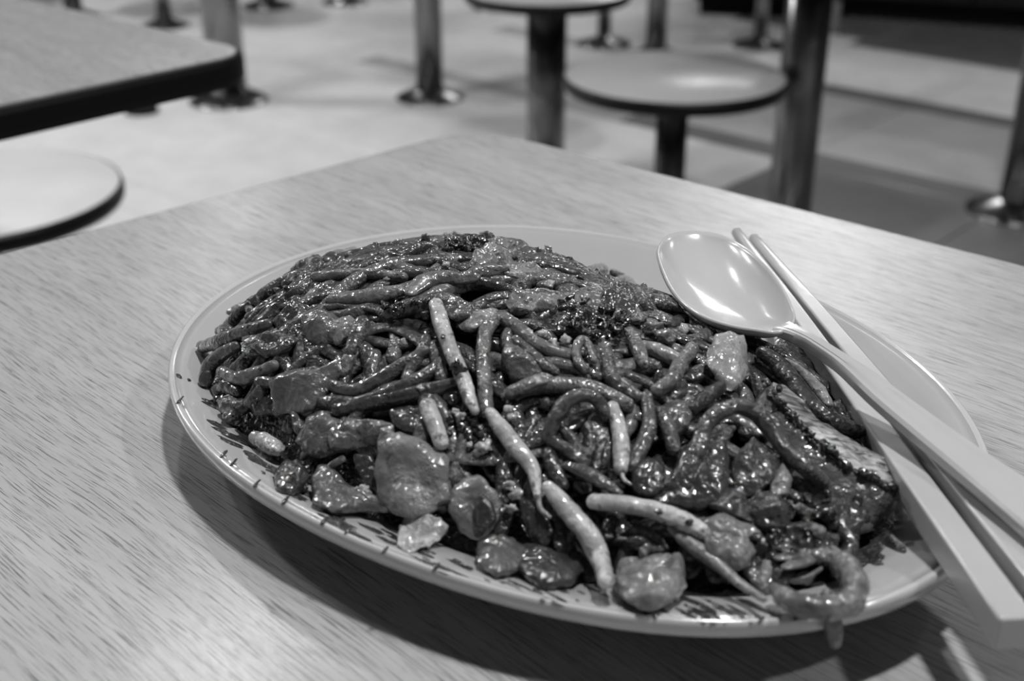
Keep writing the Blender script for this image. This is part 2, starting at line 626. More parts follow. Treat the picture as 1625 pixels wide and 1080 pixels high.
def cabinet(x, y, w_, d, h, label, rot=GR):
    e = empty('low_cabinet', (x, y, 0), label, 'cabinet', 'dark low cabinets')
    ca, sa = math.cos(rot), math.sin(rot)
    def R(V):
        V = V.copy()
        X = V[:, 0] * ca - V[:, 1] * sa + x; Y = V[:, 0] * sa + V[:, 1] * ca + y
        V[:, 0], V[:, 1] = X, Y
        return V
    def b_(nm, mt, *a):
        V, f = box(*a)
        mesh(nm, R(V), f, M[mt], e, smooth=False)
    b_('body', 'cabinet', 0, w_, 0, d, .06, h)
    b_('plinth', 'cabinet', .02, w_ - .02, .04, d - .02, 0, .06)
    b_('counter_top', 'cabinet_panel', -.01, w_ + .01, -.02, d, h, h + .03)
    n = max(1, int(w_ / .45))
    for i in range(n):
        b_('door', 'cabinet_panel', i * w_ / n + .006, (i + 1) * w_ / n - .006, -.018, 0, .08, h - .02)
        b_('door_handle', 'steel_dark', i * w_ / n + .04, i * w_ / n + .055, -.035, -.018, h - .25, h - .1)
    return e
p = at(1322, 28, -.72)
cabinet(p[0], p[1], 1.9, .5, .8, 'long black cabinet at the top right border', -.36)
p = at(1102, 26, -.72)
cabinet(p[0], p[1], .36, .4, .8, 'narrow black cabinet left of the tall steel pole at the top', GR + .60)

# ------------------------------------------------------------------ plate
QP = [8.23162360016847, -0.07002432258638494, -0.035678471415952866, 0.1539339581693637, 0.977730021944616, 0.1493600918055552, 0.07394487864721733, -0.019400227430380782, -0.036662111181487024, -0.013192331762096547, -0.014814544399861617]
CPL = np.array([.012, .356])
QM = [11.392885766660338, 0.9311932128853718, 1.4156262590483624, -0.9693312712389237, 2.697718020766712, -0.20137246314660756, 0.0922202811886258, -0.380774011983405, -0.27959895554371955, -0.0014860201147275627, -0.4063282411456871]
QH = [0.036823047216559004, -0.38328682855752466, 0.25617109574752484, 0.006238060494880543, -0.21367379258153213, -0.17894349319628758]
CM = np.array([.012, .345])


def four(q, t):
    v = q[0]
    for k in range(1, 6):
        v = v + q[2 * k - 1] * math.cos(k * t) + q[2 * k] * math.sin(k * t)
    return 1.0 / v


def plate_z(x, y):
    dx, dy = x - CPL[0], y - CPL[1]
    s = math.hypot(dx, dy) / four(QP, math.atan2(dy, dx))
    return plate_prof(s)


def plate_prof(s):
    if s < .62: return .0065
    if s < 1.0:
        k = (s - .62) / .38
        return .0065 + .0150 * (k * k * (2.2 - 1.2 * k))
    return .0215


def mound_z(x, y):
    dx, dy = x - CM[0], y - CM[1]
    R = four(QM, math.atan2(dy, dx))
    s = math.hypot(dx, dy) / R
    if s >= 1: return plate_z(x, y)
    u, v = dx / .12, dy / .12
    h = QH[0] * (1 + QH[1] * u + QH[2] * v + QH[3] * u * u + QH[4] * v * v + QH[5] * u * v)
    return max(plate_z(x, y), min(.013, .4 + 0) + h * (1 - s ** 2.4) ** .75)


def mnorm(x, y):
    e = .004
    gx = (mound_z(x + e, y) - mound_z(x - e, y)) / (2 * e)
    gy = (mound_z(x, y + e) - mound_z(x, y - e)) / (2 * e)
    n = np.array([-gx, -gy, 1.0])
    return n / np.linalg.norm(n)


def hit(px, py, off=0.0):
    """where the sight line meets the heap (raised by off metres)"""
    d = ray(px, py)
    t0 = (.075 - HC) / d[2]; t1 = (.004 - HC) / d[2]
    best, bt = 1e9, t0
    prev = None
    for k in range(90):
        t = t0 + (t1 - t0) * k / 89
        x, y, z = d[0] * t, d[1] * t, HC + d[2] * t
        gz = z - mound_z(x, y) - off
        if gz <= 0:
            if prev is None: break
            t = prev[0] + (t - prev[0]) * prev[1] / (prev[1] - gz)
            bt = t
            break
        if gz < best: best, bt = gz, t
        prev = (t, gz)
    x, y, z = d[0] * bt, d[1] * bt, HC + d[2] * bt
    return np.array([x, y, TZ + z])


def pxm(P):
    """metres per pixel at P"""
    return (P[1] * CP - (P[2] - TZ - HC) * SP) / F


plate = empty('oval_plate', (CPL[0], CPL[1], TZ), 'oval grey-white melamine plate heaped with fried noodles on the table', 'plate')
tt = np.linspace(0, 2 * np.pi, 128, endpoint=False)
RP = np.array([four(QP, t) for t in tt])


def pring(prof):
    V = []
    for s, z, o_ in prof:
        for t, r in zip(tt, RP):
            rr = r * s + o_
            V.append((CPL[0] + rr * math.cos(t), CPL[1] + rr * math.sin(t), TZ + z))
    return V
top = [(s, plate_prof(s), 0) for s in (.02, .2, .4, .55, .62, .68, .74, .8, .86, .92, .96, .985)]
bot = [(.982, plate_prof(.98) - .0032, 0), (.96, plate_prof(.95) - .0032, 0), (.90, .0145, 0), (.8, .0095, 0), (.70, .0050, 0), (.66, .0034, 0), (.64, .0008, 0), (.62, .0008, 0), (.60, .0036, 0), (.3, .0040, 0), (.02, .004, 0)]
V = pring(top + bot)
f = grid_faces(len(top) + len(bot), 128)
f.append(tuple(range(128))[::-1]); f.append(tuple(range(len(V) - 128, len(V))))
mesh('plate_body', V, [q[::-1] for q in f], M['plate'], plate)
zr = .0215
pr = [(.982, plate_prof(.982) - .00005, 0), (.988, plate_prof(.988) - .00002, 0), (1, zr + .0001, -.0009), (1, zr + .0001, -.0005), (1, zr - .0003, 0), (1, zr - .0012, .0003), (1, zr - .0042, .0), (1, zr - .0048, -.0008), (1, zr - .0044, -.0030), (.98, plate_prof(.98) - .0034, -.0005)]
V = pring(pr)
f = [q[::-1] for q in grid_faces(len(pr), 128)]
mesh('plate_rim', V, f, M['rim'], plate)

# ------------------------------------------------------------------ the heap of food
rng = random.Random(7)
bedV = []
nr, na = 26, 120
for i in range(nr):
    s = .01 + (i / (nr - 1)) * 1.0
    for j in range(na):
        a = 2 * math.pi * j / na
        R = four(QM, a) * .97
        x, y = CM[0] + s * R * math.cos(a), CM[1] + s * R * math.sin(a)
        z = mound_z(x, y) - .0048 + .0028 * noise.noise(Vector((x * 120, y * 120, 3.1))) + .0015 * noise.noise(Vector((x * 330, y * 330, 1.1)))
        z = max(z, plate_z(x, y) + .0004)
        if i == nr - 1: z = plate_z(x, y) + .0002
        bedV.append((x, y, TZ + z))
f = grid_faces(nr, na); f.append(tuple(range(na))[::-1])
o = mesh('saucy_noodle_bed', bedV, [q[::-1] for q in f], M['bed'], centre=True)
tag(o, 'dark saucy mass of tangled noodles filling the inside of the heap', 'noodles', kind='stuff')

SEED = [0]


def strand(name, pts, rad, mat, off, label, cat, group=None, flat=1.0, lump=.18, m=12, twist=0.0, n=None, lifts=None, parent=None):
    SEED[0] += 1
    P, R = [], []
    for k, (x, y) in enumerate(pts):
        l = off + (lifts[k] if lifts else 0)
        p = hit(x, y, l * .001)
        P.append(p)
        r = rad[k] if isinstance(rad, (list, tuple)) else rad
        R.append(r * pxm(p))
    up = mnorm(P[len(P) // 2][0], P[len(P) // 2][1])
    V, f = tube(P, R, m=m, n=n, flat=flat, lump=lump, up=up, seed=SEED[0], twist=twist)
    V[:, 2] = np.maximum(V[:, 2], TZ + .0066)
    o = mesh(name, V, f, M[mat], parent, centre=parent is None)
    if parent is None: tag(o, label, cat, group)
    return o


def nz0(p, fq, sd):
    return noise.noise(Vector((p * fq + sd).tolist()))


def patch(name, poly, mat, off, label, cat, bulge=2.5, thick=1.6, group=None, wav=.9, nr=14, sides=56, tilt=None):
    """a slab-like piece: outline on the heap, domed upper skin, thickness, uneven surface"""
    SEED[0] += 1
    sd = SEED[0] * 5.7
    P = np.array([hit(x, y, off * .001) for x, y in poly])
    c = P.mean(0)
    # plane fit normal blended with heap normal
    n = mnorm(c[0], c[1])
    view = np.array([0, 0, TZ + HC]) - c
    view /= np.linalg.norm(view)
    n = n * .75 + view * .35
    n /= np.linalg.norm(n)
    Q = np.vstack([P, P[:1]])
    # smooth closed outline
    k = len(P)
    out = []
    ext = np.vstack([P[-1:], P, P[:2]])
    for j in range(sides):
        t = j / sides * k
        i = int(t); u = t - i
        a, b_, c_, d_ = ext[i], ext[i + 1], ext[i + 2], ext[i + 3] if i + 3 < len(ext) else ext[3]
        cr = .5 * ((2 * b_) + (c_ - a) * u + (2 * a - 5 * b_ + 4 * c_ - d_) * u * u + (3 * b_ - a - 3 * c_ + d_) * u ** 3)
        out.append(cr * .45 + (b_ + (c_ - b_) * u) * .55)
    out = np.array(out)
    h = (out - c) @ n
    out = out - np.outer(h * .35, n)
    cen = out.mean(0)
    out = np.array([p + (p - cen) * (.10 * nz0(p, 210, sd) + .08 * nz0(p, 520, sd)) for p in out])
    V = []
    prof = [(k_ / (nr - 1)) for k_ in range(nr)]
    def nz(p, fq): return noise.noise(Vector((p * fq + sd).tolist()))
    for s in [max(.02, q) for q in prof]:
        for p in out:
            q = c + (p - c) * s * (1.0 if s < .99 else .985)
            lift = bulge * .00042 * (1 - s ** 3.5)
            fold = abs(nz(q, 75)) * 2.2 - .5
            lift += (.35 + wav) * .001 * (nz(q, 110) * 1.3 + nz(q, 300) * .55 + nz(q, 700) * .22 + fold * .9)
            if s >= .999: lift -= .12 * thick * .001
            V.append(q + n * lift)
    for s in (1.0, .96, .6, .05):
        dz = {1.0: -.6, .96: -1.0, .6: -1.15, .05: -1.2}[s] * thick * .001
        for p in out:
            q = c + (p - c) * s
            V.append(q + n * dz)
    V = np.array(V)
    V[:, 2] = np.maximum(V[:, 2], TZ + .0062)
    N = nr + 4
    f = grid_faces(N, sides)
    f.append(tuple(range(sides))[::-1]); f.append(tuple(range((N - 1) * sides, N * sides)))
    # orientation
    a = np.cross(out[1] - out[0], out[0] - c) @ n
    if a > 0: f = [q[::-1] for q in f]
    o = mesh(name, V, f, M[mat], centre=True)
    if a > 0:
        pass
    return tag(o, label, cat, group)


def lump(name, px, py, r, mat, off, label, cat, group=None, sq=(1, 1, .8), rough_=.45, fq=230, nlat=9, nlon=14, parent=None):
    SEED[0] += 1
    c = hit(px, py, off * .001)
    R = r * pxm(c)
    V = []
    for i in range(nlat):
        th = math.pi * (i + .5) / nlat
        for j in range(nlon):
            ph = 2 * math.pi * j / nlon
            d = np.array([math.sin(th) * math.cos(ph), math.sin(th) * math.sin(ph), math.cos(th)])
            k = 1 + rough_ * (noise.noise(Vector((d * 1.5 + SEED[0] * 3.7).tolist())) + .6 * noise.noise(Vector((d * 3.3 + SEED[0] * 1.7).tolist())))
            V.append(c + d * k * R * np.array(sq))
    V = np.array(V)
    V[:, 2] = np.maximum(V[:, 2], TZ + .0062)
    f = grid_faces(nlat, nlon); f.append(tuple(range(nlon))[::-1]); f.append(tuple(range((nlat - 1) * nlon, nlat * nlon)))
    o = mesh(name, V, [q[::-1] for q in f], M[mat], parent, centre=parent is None)
    if parent is None: tag(o, label, cat, group)
    return o


def to_px(x, y, z):
    z = z - HC
    dep = y * CP - z * SP
    return 812.5 + F * x / dep, 540 - F * (y * SP + z * CP) / dep
HOLLOWS = [(640, 540, 70, 24), (935, 515, 75, 28), (748, 668, 36, 34), (925, 690, 50, 38), (845, 672, 30, 38), (795, 765, 32, 26), (600, 770, 25, 20), (1020, 690, 22, 35), (900, 790, 25, 25), (1280, 580, 40, 20), (1400, 690, 40, 30), (765, 472, 48, 15), (845, 640, 25, 15), (1125, 488, 85, 32)]


# --- background noodles of the heap: every strand its own object
NB = 215
made = 0
tries = 0
placed = []
while made < NB and tries < 4000:
    tries += 1
    a = rng.uniform(0, 2 * math.pi)
    s = math.sqrt(rng.uniform(.01, .86))
    R = four(QM, a)
    x, y = CM[0] + s * R * math.cos(a), CM[1] + s * R * math.sin(a)
    if placed and min((x - q[0]) ** 2 + (y - q[1]) ** 2 for q in placed) < (.0075) ** 2 * (1 if made < 160 else .3): continue
    qx, qy = to_px(x, y, mound_z(x, y))
    if any(((qx - hx) / hw) ** 2 + ((qy - hy) / hh) ** 2 < 1 for hx, hy, hw, hh in HOLLOWS): continue
    placed.append((x, y))
    # strands lie mostly across the slope
    h = rng.gauss(math.atan2(y - CM[1], x - CM[0]) + math.pi / 2, .8)
    if x < -.03: h = rng.gauss(.35, .5)
    L = rng.randint(5, 10)
    step = rng.uniform(.006, .0085)
    cur = rng.gauss(0, .30)
    pts, X, Y = [], x, y
    base = rng.uniform(-2.6, .9)
    arch = rng.uniform(0, 2.6)
    for k in range(L):
        pts.append((X, Y, base + arch * math.sin(math.pi * (k + .3) / L)))
        h += cur + rng.gauss(0, .18)
        X += step * math.cos(h); Y += step * math.sin(h)
        dx, dy = X - CM[0], Y - CM[1]
        if math.hypot(dx, dy) > .97 * four(QM, math.atan2(dy, dx)): break
    if len(pts) < 3: continue
    P = [(X, Y, TZ + max(plate_z(X, Y) + .0024, mound_z(X, Y) + l * .001)) for X, Y, l in pts]
    r = rng.uniform(.0019, .0028)
    flat = rng.choice([1, .85, .6, .38])
    if flat < .5: r *= 1.35
    R_ = [r * rng.uniform(.92, 1.08) for _ in P]
    zone = 'left' if x < -.045 else ('right' if x > .055 else 'middle')
    zone2 = 'back' if y > .36 else 'front'
    V, f = tube(P, R_, m=10, flat=flat, lump=.22, seed=made, n=len(P) * 5)
    mt = rng.choice(['noodle', 'noodle', 'noodle_dark', 'noodle_dark', 'noodle_mid']) if zone != 'left' else rng.choice(['noodle', 'noodle_dark', 'noodle_dark'])
    o = mesh('noodle', V, f, M[mt], centre=True)
    tone = {'noodle': 'brown', 'noodle_dark': 'dark', 'noodle_mid': 'pale brown'}[mt]
    look = 'flat ' if flat < .7 else 'round '
    thick_ = 'thick ' if r > .0024 else 'thin '
    lab = '%s%s%s noodle strand tangled in the %s %s of the heap' % (thick_, look, tone, zone2, zone)
    tag(o, lab, 'noodle', lab.replace('strand', 'strands'))
    made += 1
print('noodles', made)

# --- crumpled shreds lying between the strands
made2 = 0
while made2 < 75:
    px_, py_ = rng.uniform(330, 1440), rng.uniform(390, 950)
    c0_ = hit(px_, py_, 0)
    if any(((px_ - hx) / hw) ** 2 + ((py_ - hy) / hh) ** 2 < 1.4 for hx, hy, hw, hh in HOLLOWS): continue
    if abs(mound_z(c0_[0], c0_[1]) + TZ - c0_[2]) > .001 or c0_[1] < .25: continue
    dx, dy = c0_[0] - CM[0], c0_[1] - CM[1]
    if math.hypot(dx, dy) > .93 * four(QM, math.atan2(dy, dx)): continue
    n_ = rng.choice([5, 6, 7]); rr_ = rng.uniform(9, 22); el = rng.uniform(.45, 1); ro = rng.uniform(0, 3.1)
    poly = []
    for q in range(n_):
        a = 2 * math.pi * (q + rng.uniform(-.3, .3)) / n_
        u_, v_ = rr_ * math.cos(a) * 1.25, rr_ * math.sin(a) * el
        poly.append((px_ + u_ * math.cos(ro) - v_ * math.sin(ro), py_ + (u_ * math.sin(ro) + v_ * math.cos(ro)) * .75))
    mt = rng.choice(['cabbage_dark', 'cabbage_dark', 'pepper', 'onion', 'noodle'])
    zone = 'left' if px_ < 620 else ('right' if px_ > 1000 else 'middle')
    zone2 = 'upper' if py_ < 600 else 'lower'
    lab = 'crumpled %s scrap of leaf between noodles in the %s %s of the heap' % ({'cabbage_dark': 'dark green-grey', 'pepper': 'blackish', 'onion': 'brown-grey', 'noodle': 'mid-grey'}[mt].replace('green-', ''), zone2, zone)
    patch('leaf_scrap', poly, mt, rng.uniform(-.5, 2.6), lab, 'leaf scrap', bulge=rng.uniform(1, 4), wav=rng.uniform(1, 2.6), nr=8, sides=28, group=lab.replace('scrap', 'scraps'))
    made2 += 1

# --- traced strands
ND = 'noodle'
def noodle(pts, rad, mat, off, label, **k):
    return strand('noodle', pts, rad, mat, off, label, 'noodle', k.pop('group', 'single noodles on the heap'), **k)
def sprout(pts, rad, mat, off, label, **k):
    return strand('bean_sprout', pts, rad, mat, off, label, 'bean sprout', 'bean sprouts on the heap', **k)

noodle([(322, 550), (350, 542), (390, 527), (425, 515)], [11, 13, 13, 11], 'noodle', 2.5, 'thick noodle poking out furthest to the left of the heap')
noodle([(326, 604), (334, 580), (352, 562), (374, 550)], [12, 13, 12, 9], 'noodle', 2, 'bent noodle below the leftmost noodle end, touching the plate')
noodle([(352, 590), (378, 600), (408, 592), (434, 580)], [10, 12, 12, 10], 'noodle_mid', 3, 'short pale noodle on the left slope above the brown leaf piece')
noodle([(345, 618), (360, 612), (378, 622)], [10, 11, 9], 'noodle_dark', 1.5, 'stubby dark noodle end at the lower left edge of the heap')
noodle([(412, 605), (440, 606), (468, 596), (500, 588)], [9, 11, 10, 8], 'noodle', 3.4, 'slim noodle running into the brown leaf piece at left')
noodle([(395, 640), (410, 628), (418, 610)], [9, 11, 9], 'noodle', 2.5, 'short upright noodle stub left of the brown leaf piece')
noodle([(420, 500), (450, 478), (478, 462), (505, 440)], [10, 12, 12, 9], 'noodle_dark', 1.5, 'dark noodle along the upper left outline of the heap')
noodle([(455, 450), (490, 430), (530, 415), (560, 410)], [9, 11, 11, 10], 'noodle_dark', 1, 'dark noodle along the skyline left of the peak, lower one')
noodle([(505, 425), (530, 412), (560, 403)], [11, 14, 12], 'noodle_dark', 1.4, 'plump dark noodle on the skyline left of the peak')
noodle([(500, 440), (540, 436), (590, 434), (640, 440)], [9, 10, 10, 8], 'noodle_mid', 2.5, 'lighter noodle lying flat under the left skyline')
noodle([(610, 402), (640, 398), (680, 404), (715, 408)], [9, 10, 9, 8], 'noodle', 1, 'noodle on the skyline just left of the peak')
noodle([(395, 515), (410, 498), (430, 488)], [8, 9, 8], 'noodle_dark', 1.4, 'thin dark noodle curl at the upper left outline')
noodle([(365, 495), (385, 487), (398, 492)], [6, 8, 7], 'noodle_mid', .5, 'small pale noodle end lying on the plate at upper left')
noodle([(575, 512), (566, 535), (556, 558)], [13, 13, 12], 'noodle', 4, 'short cut noodle standing upright left of centre')
noodle([(545, 590), (552, 572), (560, 560)], [9, 12, 10], 'noodle_mid', 3, 'small pale noodle bead below the short upright noodle')
noodle([(590, 600), (592, 580), (596, 562)], [9, 12, 9], 'noodle', 3, 'short noodle leaning over the long crossing strands')
noodle([(532, 612), (560, 620), (600, 604), (640, 578), (676, 558)], [11, 12, 12, 12, 10], 'noodle', 3.2, 'long noodle rising to the right under the left dark hollow')
noodle([(536, 650), (580, 640), (640, 628), (700, 615), (735, 603)], [12, 14, 14, 13, 10], 'noodle_dark', 3, 'broad dark noodle lying below the long rising noodle')
noodle([(566, 640), (620, 622), (670, 598), (690, 584)], [10, 12, 12, 10], 'noodle', 3.8, 'noodle squeezed between the two long left strands')
noodle([(640, 612), (652, 585), (668, 562), (676, 540)], [8, 11, 12, 11], 'noodle', 2.6, 'bent noodle curving up under the sauced dark ridge')
noodle([(700, 600), (694, 570), (690, 548)], [11, 12, 10], 'noodle', 3, 'upright noodle left of the tall pale sprout')
noodle([(600, 480), (560, 500), (520, 505)], [10, 13, 10], 'noodle', 2, 'noodle below the long pale flat noodle on the upper left')
noodle([(618, 500), (660, 486), (700, 482), (742, 492)], [13, 16, 15, 10], 'noodle_dark', 3.6, 'thick charred strand crossing left of the tall pale sprout', lump=.35)
noodle([(771, 650), (768, 600), (767, 555), (772, 522), (792, 503), (818, 517), (845, 540), (876, 556), (905, 563)],
       [13, 13, 12, 12, 12, 12, 12, 12, 11], 'noodle_mid', 4.2, 'hairpin noodle, pale leg hanging down beside the tall sprout', flat=.85)
noodle([(812, 622), (845, 612), (871, 611), (922, 613), (962, 624), (994, 642)], [12, 14, 14, 14, 14, 13], 'noodle_mid', 4.6, 'broad noodle crossing horizontally at the centre of the heap')
noodle([(870, 694), (881, 664), (897, 640), (916, 628), (936, 628), (952, 640), (962, 660)], [11, 12, 12, 12, 12, 12, 10], 'noodle', 6.5, 'small arching noodle over the dark hollow at the centre', lifts=[-2, 1, 3, 4, 3, 1, -1])
noodle([(1026, 630), (1031, 662), (1027, 690), (1014, 719), (1003, 742)], [11, 12, 13, 12, 10], 'noodle', 4.8, 'dark noodle hanging down right of the central pale sprout')
noodle([(930, 588), (918, 573), (914, 555), (922, 540), (932, 545), (938, 560), (943, 572)], [7, 8, 8, 8, 7, 7, 6], 'noodle_mid', 6, 'thin noodle curl looping above the central crossing noodle')
noodle([(962, 560), (967, 591), (979, 608), (995, 620), (1012, 630)], [11, 13, 13, 13, 11], 'noodle', 4.4, 'curved noodle falling from the black crust to the centre right')
noodle([(999, 527), (1011, 549), (1022, 578)], [10, 12, 10], 'noodle_mid', 5, 'pale short noodle slanting beside the black crust')
noodle([(1097, 554), (1081, 576), (1064, 604), (1042, 620)], [12, 13, 13, 11], 'noodle_mid', 5, 'pale twisted noodle slanting left of the bright garlic lump')
noodle([(1050, 655), (1061, 682), (1069, 712)], [12, 14, 12], 'noodle', 4, 'short noodle hanging left of the big right arch')
noodle([(918, 655), (933, 686), (934, 724)], [14, 16, 13], 'noodle_dark', 1, 'fat dark noodle inside the central hollow')
noodle([(882, 674), (905, 694), (920, 716)], [9, 10, 9], 'noodle', 3.4, 'slim noodle inside the central hollow, left side')
noodle([(876, 700), (906, 717), (926, 734)], [11, 12, 10], 'noodle', 4, 'noodle under the foot of the small central arch')
noodle([(870, 720), (880, 745), (892, 770)], [12, 14, 12], 'noodle_dark', 3, 'dark noodle behind the lower slanting sprout')
noodle([(900, 738), (930, 750), (958, 766), (984, 782)], [8, 13, 12, 5], 'noodle', 4.8, 'flat glossy noodle ending in a point right of the centre', flat=.6)
noodle([(1087, 770), (1096, 740), (1110, 706), (1120, 674), (1144, 652), (1172, 645), (1200, 656), (1225, 686), (1250, 717), (1278, 742), (1305, 762)],
       [13, 13, 14, 14, 14, 14, 14, 14, 14, 15, 13], 'noodle', 8, 'large arching noodle over the right front of the heap', lifts=[-4, -2, 0, 2, 4, 4, 3, 1, 0, -1, -3], n=60)
noodle([(1210, 560), (1235, 578), (1264, 612), (1294, 652), (1328, 672), (1362, 684)], [12, 15, 16, 17, 16, 12], 'noodle_dark', 5.5, 'thick dark noodle running above the seared slab')
noodle([(1198, 600), (1216, 640), (1240, 680), (1262, 706)], [10, 13, 13, 10], 'noodle_dark', 4, 'dark noodle running down along the left of the seared slab')
noodle([(968, 455), (990, 446), (1014, 470), (1022, 500)], [8, 11, 11, 9], 'noodle', 2.5, 'noodle bending over the right skyline left of the spoon')
noodle([(930, 432), (955, 428), (985, 440)], [8, 10, 8], 'noodle_dark', 1.2, 'dark noodle on the skyline behind, left of the spoon')
noodle([(1045, 488), (1085, 502), (1125, 528), (1140, 545)], [8, 11, 10, 8], 'noodle', -1.5, 'noodle lying against the underside of the spoon bowl')
noodle([(860, 455), (900, 450), (940, 462)], [10, 12, 10], 'noodle', 2, 'noodle behind the black crust under the skyline')
noodle([(880, 580), (920, 588), (950, 598)], [9, 11, 9], 'noodle', 3, 'noodle tucked above the central crossing noodle')
noodle([(820, 540), (850, 570), (880, 590)], [10, 12, 9], 'noodle', 3, 'noodle running parallel below the hairpin noodle')
noodle([(1150, 610), (1120, 630), (1098, 650)], [9, 12, 9], 'noodle_dark', 5, 'dark noodle above the crest of the large right arch')
noodle([(1340, 800), (1335, 835), (1350, 865), (1330, 890)], [12, 14, 13, 10], 'noodle_dark', 3.5, 'dark noodle dropping to the plate below the seared slab')
noodle([(960, 700), (950, 720), (945, 745)], [9, 11, 9], 'noodle_dark', 2, 'dark noodle stub behind the central pale sprout')

# flat translucent noodles
noodle([(528, 474), (580, 470), (625, 463), (660, 450)], [12, 15, 14, 8], 'noodle_mid', 4, 'long pale flat noodle on the upper left with lit upper edge', flat=.7)
noodle([(652, 462), (675, 446), (705, 440), (735, 442), (765, 432), (800, 430)], [12, 16, 13, 10, 14, 10], 'noodle_mid', 4.4, 'wide twisted flat noodle just below the peak', flat=.45, twist=1.5)

# bean sprouts
sprout([(692, 484), (702, 520), (718, 560), (735, 600), (745, 630), (754, 652)], [12, 13, 13, 12, 11, 7], 'sprout', 7, 'tall pale bean sprout leaning upright left of the centre', n=40)
sprout([(778, 655), (800, 684), (822, 712), (843, 738), (850, 765), (854, 790)], [10, 14, 14, 12, 9, 7], 'sprout', 6, 'pale sprout slanting down right from the hairpin noodle')
sprout([(855, 785), (857, 805), (872, 820)], [5, 5, 4], 'sprout_dim', 6.2, 'thin curled sprout root between the two slanting sprouts')
sprout([(870, 772), (888, 795), (912, 822), (936, 850), (952, 888), (962, 920)], [10, 15, 18, 18, 16, 15], 'sprout', 6.5, 'thick pale sprout bending down to the plate at the front', n=44)
sprout([(942, 796), (980, 799), (1030, 808), (1078, 824), (1112, 842)], [12, 14, 15, 17, 15], 'sprout', 7, 'thick pale sprout lying sideways at the front right', n=40)
sprout([(678, 645), (689, 672), (700, 702)], [14, 15, 13], 'sprout', 6, 'short cut pale sprout piece above the big cabbage leaf')
sprout([(972, 645), (982, 680), (986, 715), (985, 742)], [10, 13, 14, 12], 'sprout', 5.5, 'pale sprout hanging vertically at the centre right')
sprout([(985, 746), (990, 760), (1000, 768)], [4, 3.5, 3], 'sprout', 5.5, 'tiny root hook at the foot of the central pale sprout')
sprout([(1062, 838), (1095, 862), (1135, 892), (1175, 926), (1212, 950)], [4, 13, 12, 8, 6], 'sprout_dim', 5, 'slim pointed sprout slanting under the front right onion piece')
sprout([(1248, 573), (1275, 592), (1298, 618), (1314, 640)], [6, 10, 11, 9], 'sprout_dim', 6, 'sprout lying just below the spoon handle')
sprout([(1012, 547), (1045, 558), (1075, 572), (1085, 582)], [9, 13, 13, 9], 'sprout_dim', 5, 'pale sprout left of the bright garlic lump')
sprout([(515, 745), (530, 735), (543, 728)], [3, 6, 6], 'egg', 4, 'tiny bright sprout head at the lower left slope')
sprout([(1208, 925), (1216, 905), (1222, 880)], [9, 12, 10], 'sprout_dim', 1, 'sprout stub standing inside the curl of the shrimp')
sprout([(925, 560), (905, 552), (885, 548)], [5, 6, 5], 'sprout_dim', 4, 'thin sprout end under the black crust')

# leafy and chunky pieces
def piece(name, poly, mat, off, label, cat, **k):
    return patch(name, poly, mat, off, label, cat, group=k.pop('group', None), **k)
piece('cabbage_leaf', [(602, 692), (616, 682), (665, 694), (706, 718), (714, 765), (702, 800), (655, 824), (618, 812), (600, 790), (597, 740)], 'cabbage', 6, 'large pale cabbage piece at the lower left front', 'cabbage', bulge=3.5)
piece('cabbage_leaf', [(560, 722), (588, 722), (606, 760), (624, 802), (600, 800), (578, 770)], 'pepper', 4, 'narrow dark cabbage strip left of the large pale cabbage piece', 'cabbage', bulge=2)
piece('leaf_piece', [(432, 606), (455, 592), (500, 584), (544, 562), (536, 596), (512, 624), (492, 652), (442, 656), (429, 636)], 'onion', 5, 'brown glossy leaf piece spreading on the left slope', 'vegetable', bulge=4)
piece('onion_piece', [(468, 700), (486, 660), (520, 650), (545, 672), (540, 712), (510, 726), (482, 718)], 'onion', 4.5, 'rounded onion piece below the brown leaf piece', 'onion', bulge=5)
piece('onion_piece', [(520, 690), (545, 668), (590, 664), (628, 672), (610, 700), (575, 708), (535, 716)], 'onion', 5.5, 'onion piece with a bright wet highlight above the cabbage', 'onion', bulge=3.5, wav=1.8)
piece('vegetable_piece', [(492, 762), (510, 748), (560, 768), (606, 788), (628, 802), (580, 806), (530, 803), (500, 788)], 'onion', 3.5, 'long flat vegetable slice at the lower left edge of the heap', 'vegetable', bulge=3)
piece('squid_piece', [(714, 778), (735, 756), (768, 758), (790, 786), (788, 828), (762, 858), (732, 846), (712, 812)], 'cabbage', 5, 'rounded squid piece with a dark opening right of the cabbage', 'squid', bulge=5)
piece('squid_opening', [(752, 800), (764, 782), (780, 795), (786, 820), (775, 838), (757, 832)], 'pepper', 8.5, 'dark glossy fold on the rounded squid piece', 'squid', bulge=3)
piece('meat_piece', [(636, 832), (650, 820), (690, 822), (712, 838), (696, 854), (655, 864), (633, 852)], 'egg', 3, 'small pale charred chunk near the front rim below the cabbage', 'meat', bulge=3, wav=2)
piece('tomato_piece', [(757, 862), (778, 848), (815, 850), (838, 868), (824, 900), (790, 902), (758, 888)], 'onion', 3, 'square cut tomato piece at the front edge of the heap', 'tomato', bulge=4)
piece('tomato_piece', [(818, 870), (850, 862), (900, 878), (930, 894), (905, 922), (862, 924), (826, 904)], 'pepper', 2.6, 'dark tomato piece right of the square cut one at the front', 'tomato', bulge=4)
piece('meat_piece', [(975, 905), (992, 880), (1040, 876), (1082, 886), (1090, 912), (1080, 940), (1040, 956), (1000, 948), (974, 930)], 'cabbage', 4, 'chunky ragged squid piece with bright glints at the front rim', 'squid', bulge=4.5, wav=2.4)
piece('onion_piece', [(1108, 846), (1120, 826), (1146, 812), (1184, 826), (1206, 850), (1198, 880), (1176, 906), (1146, 900), (1122, 878)], 'cabbage', 6, 'glistening onion square at the front right of the heap', 'onion', bulge=4, wav=1.6)
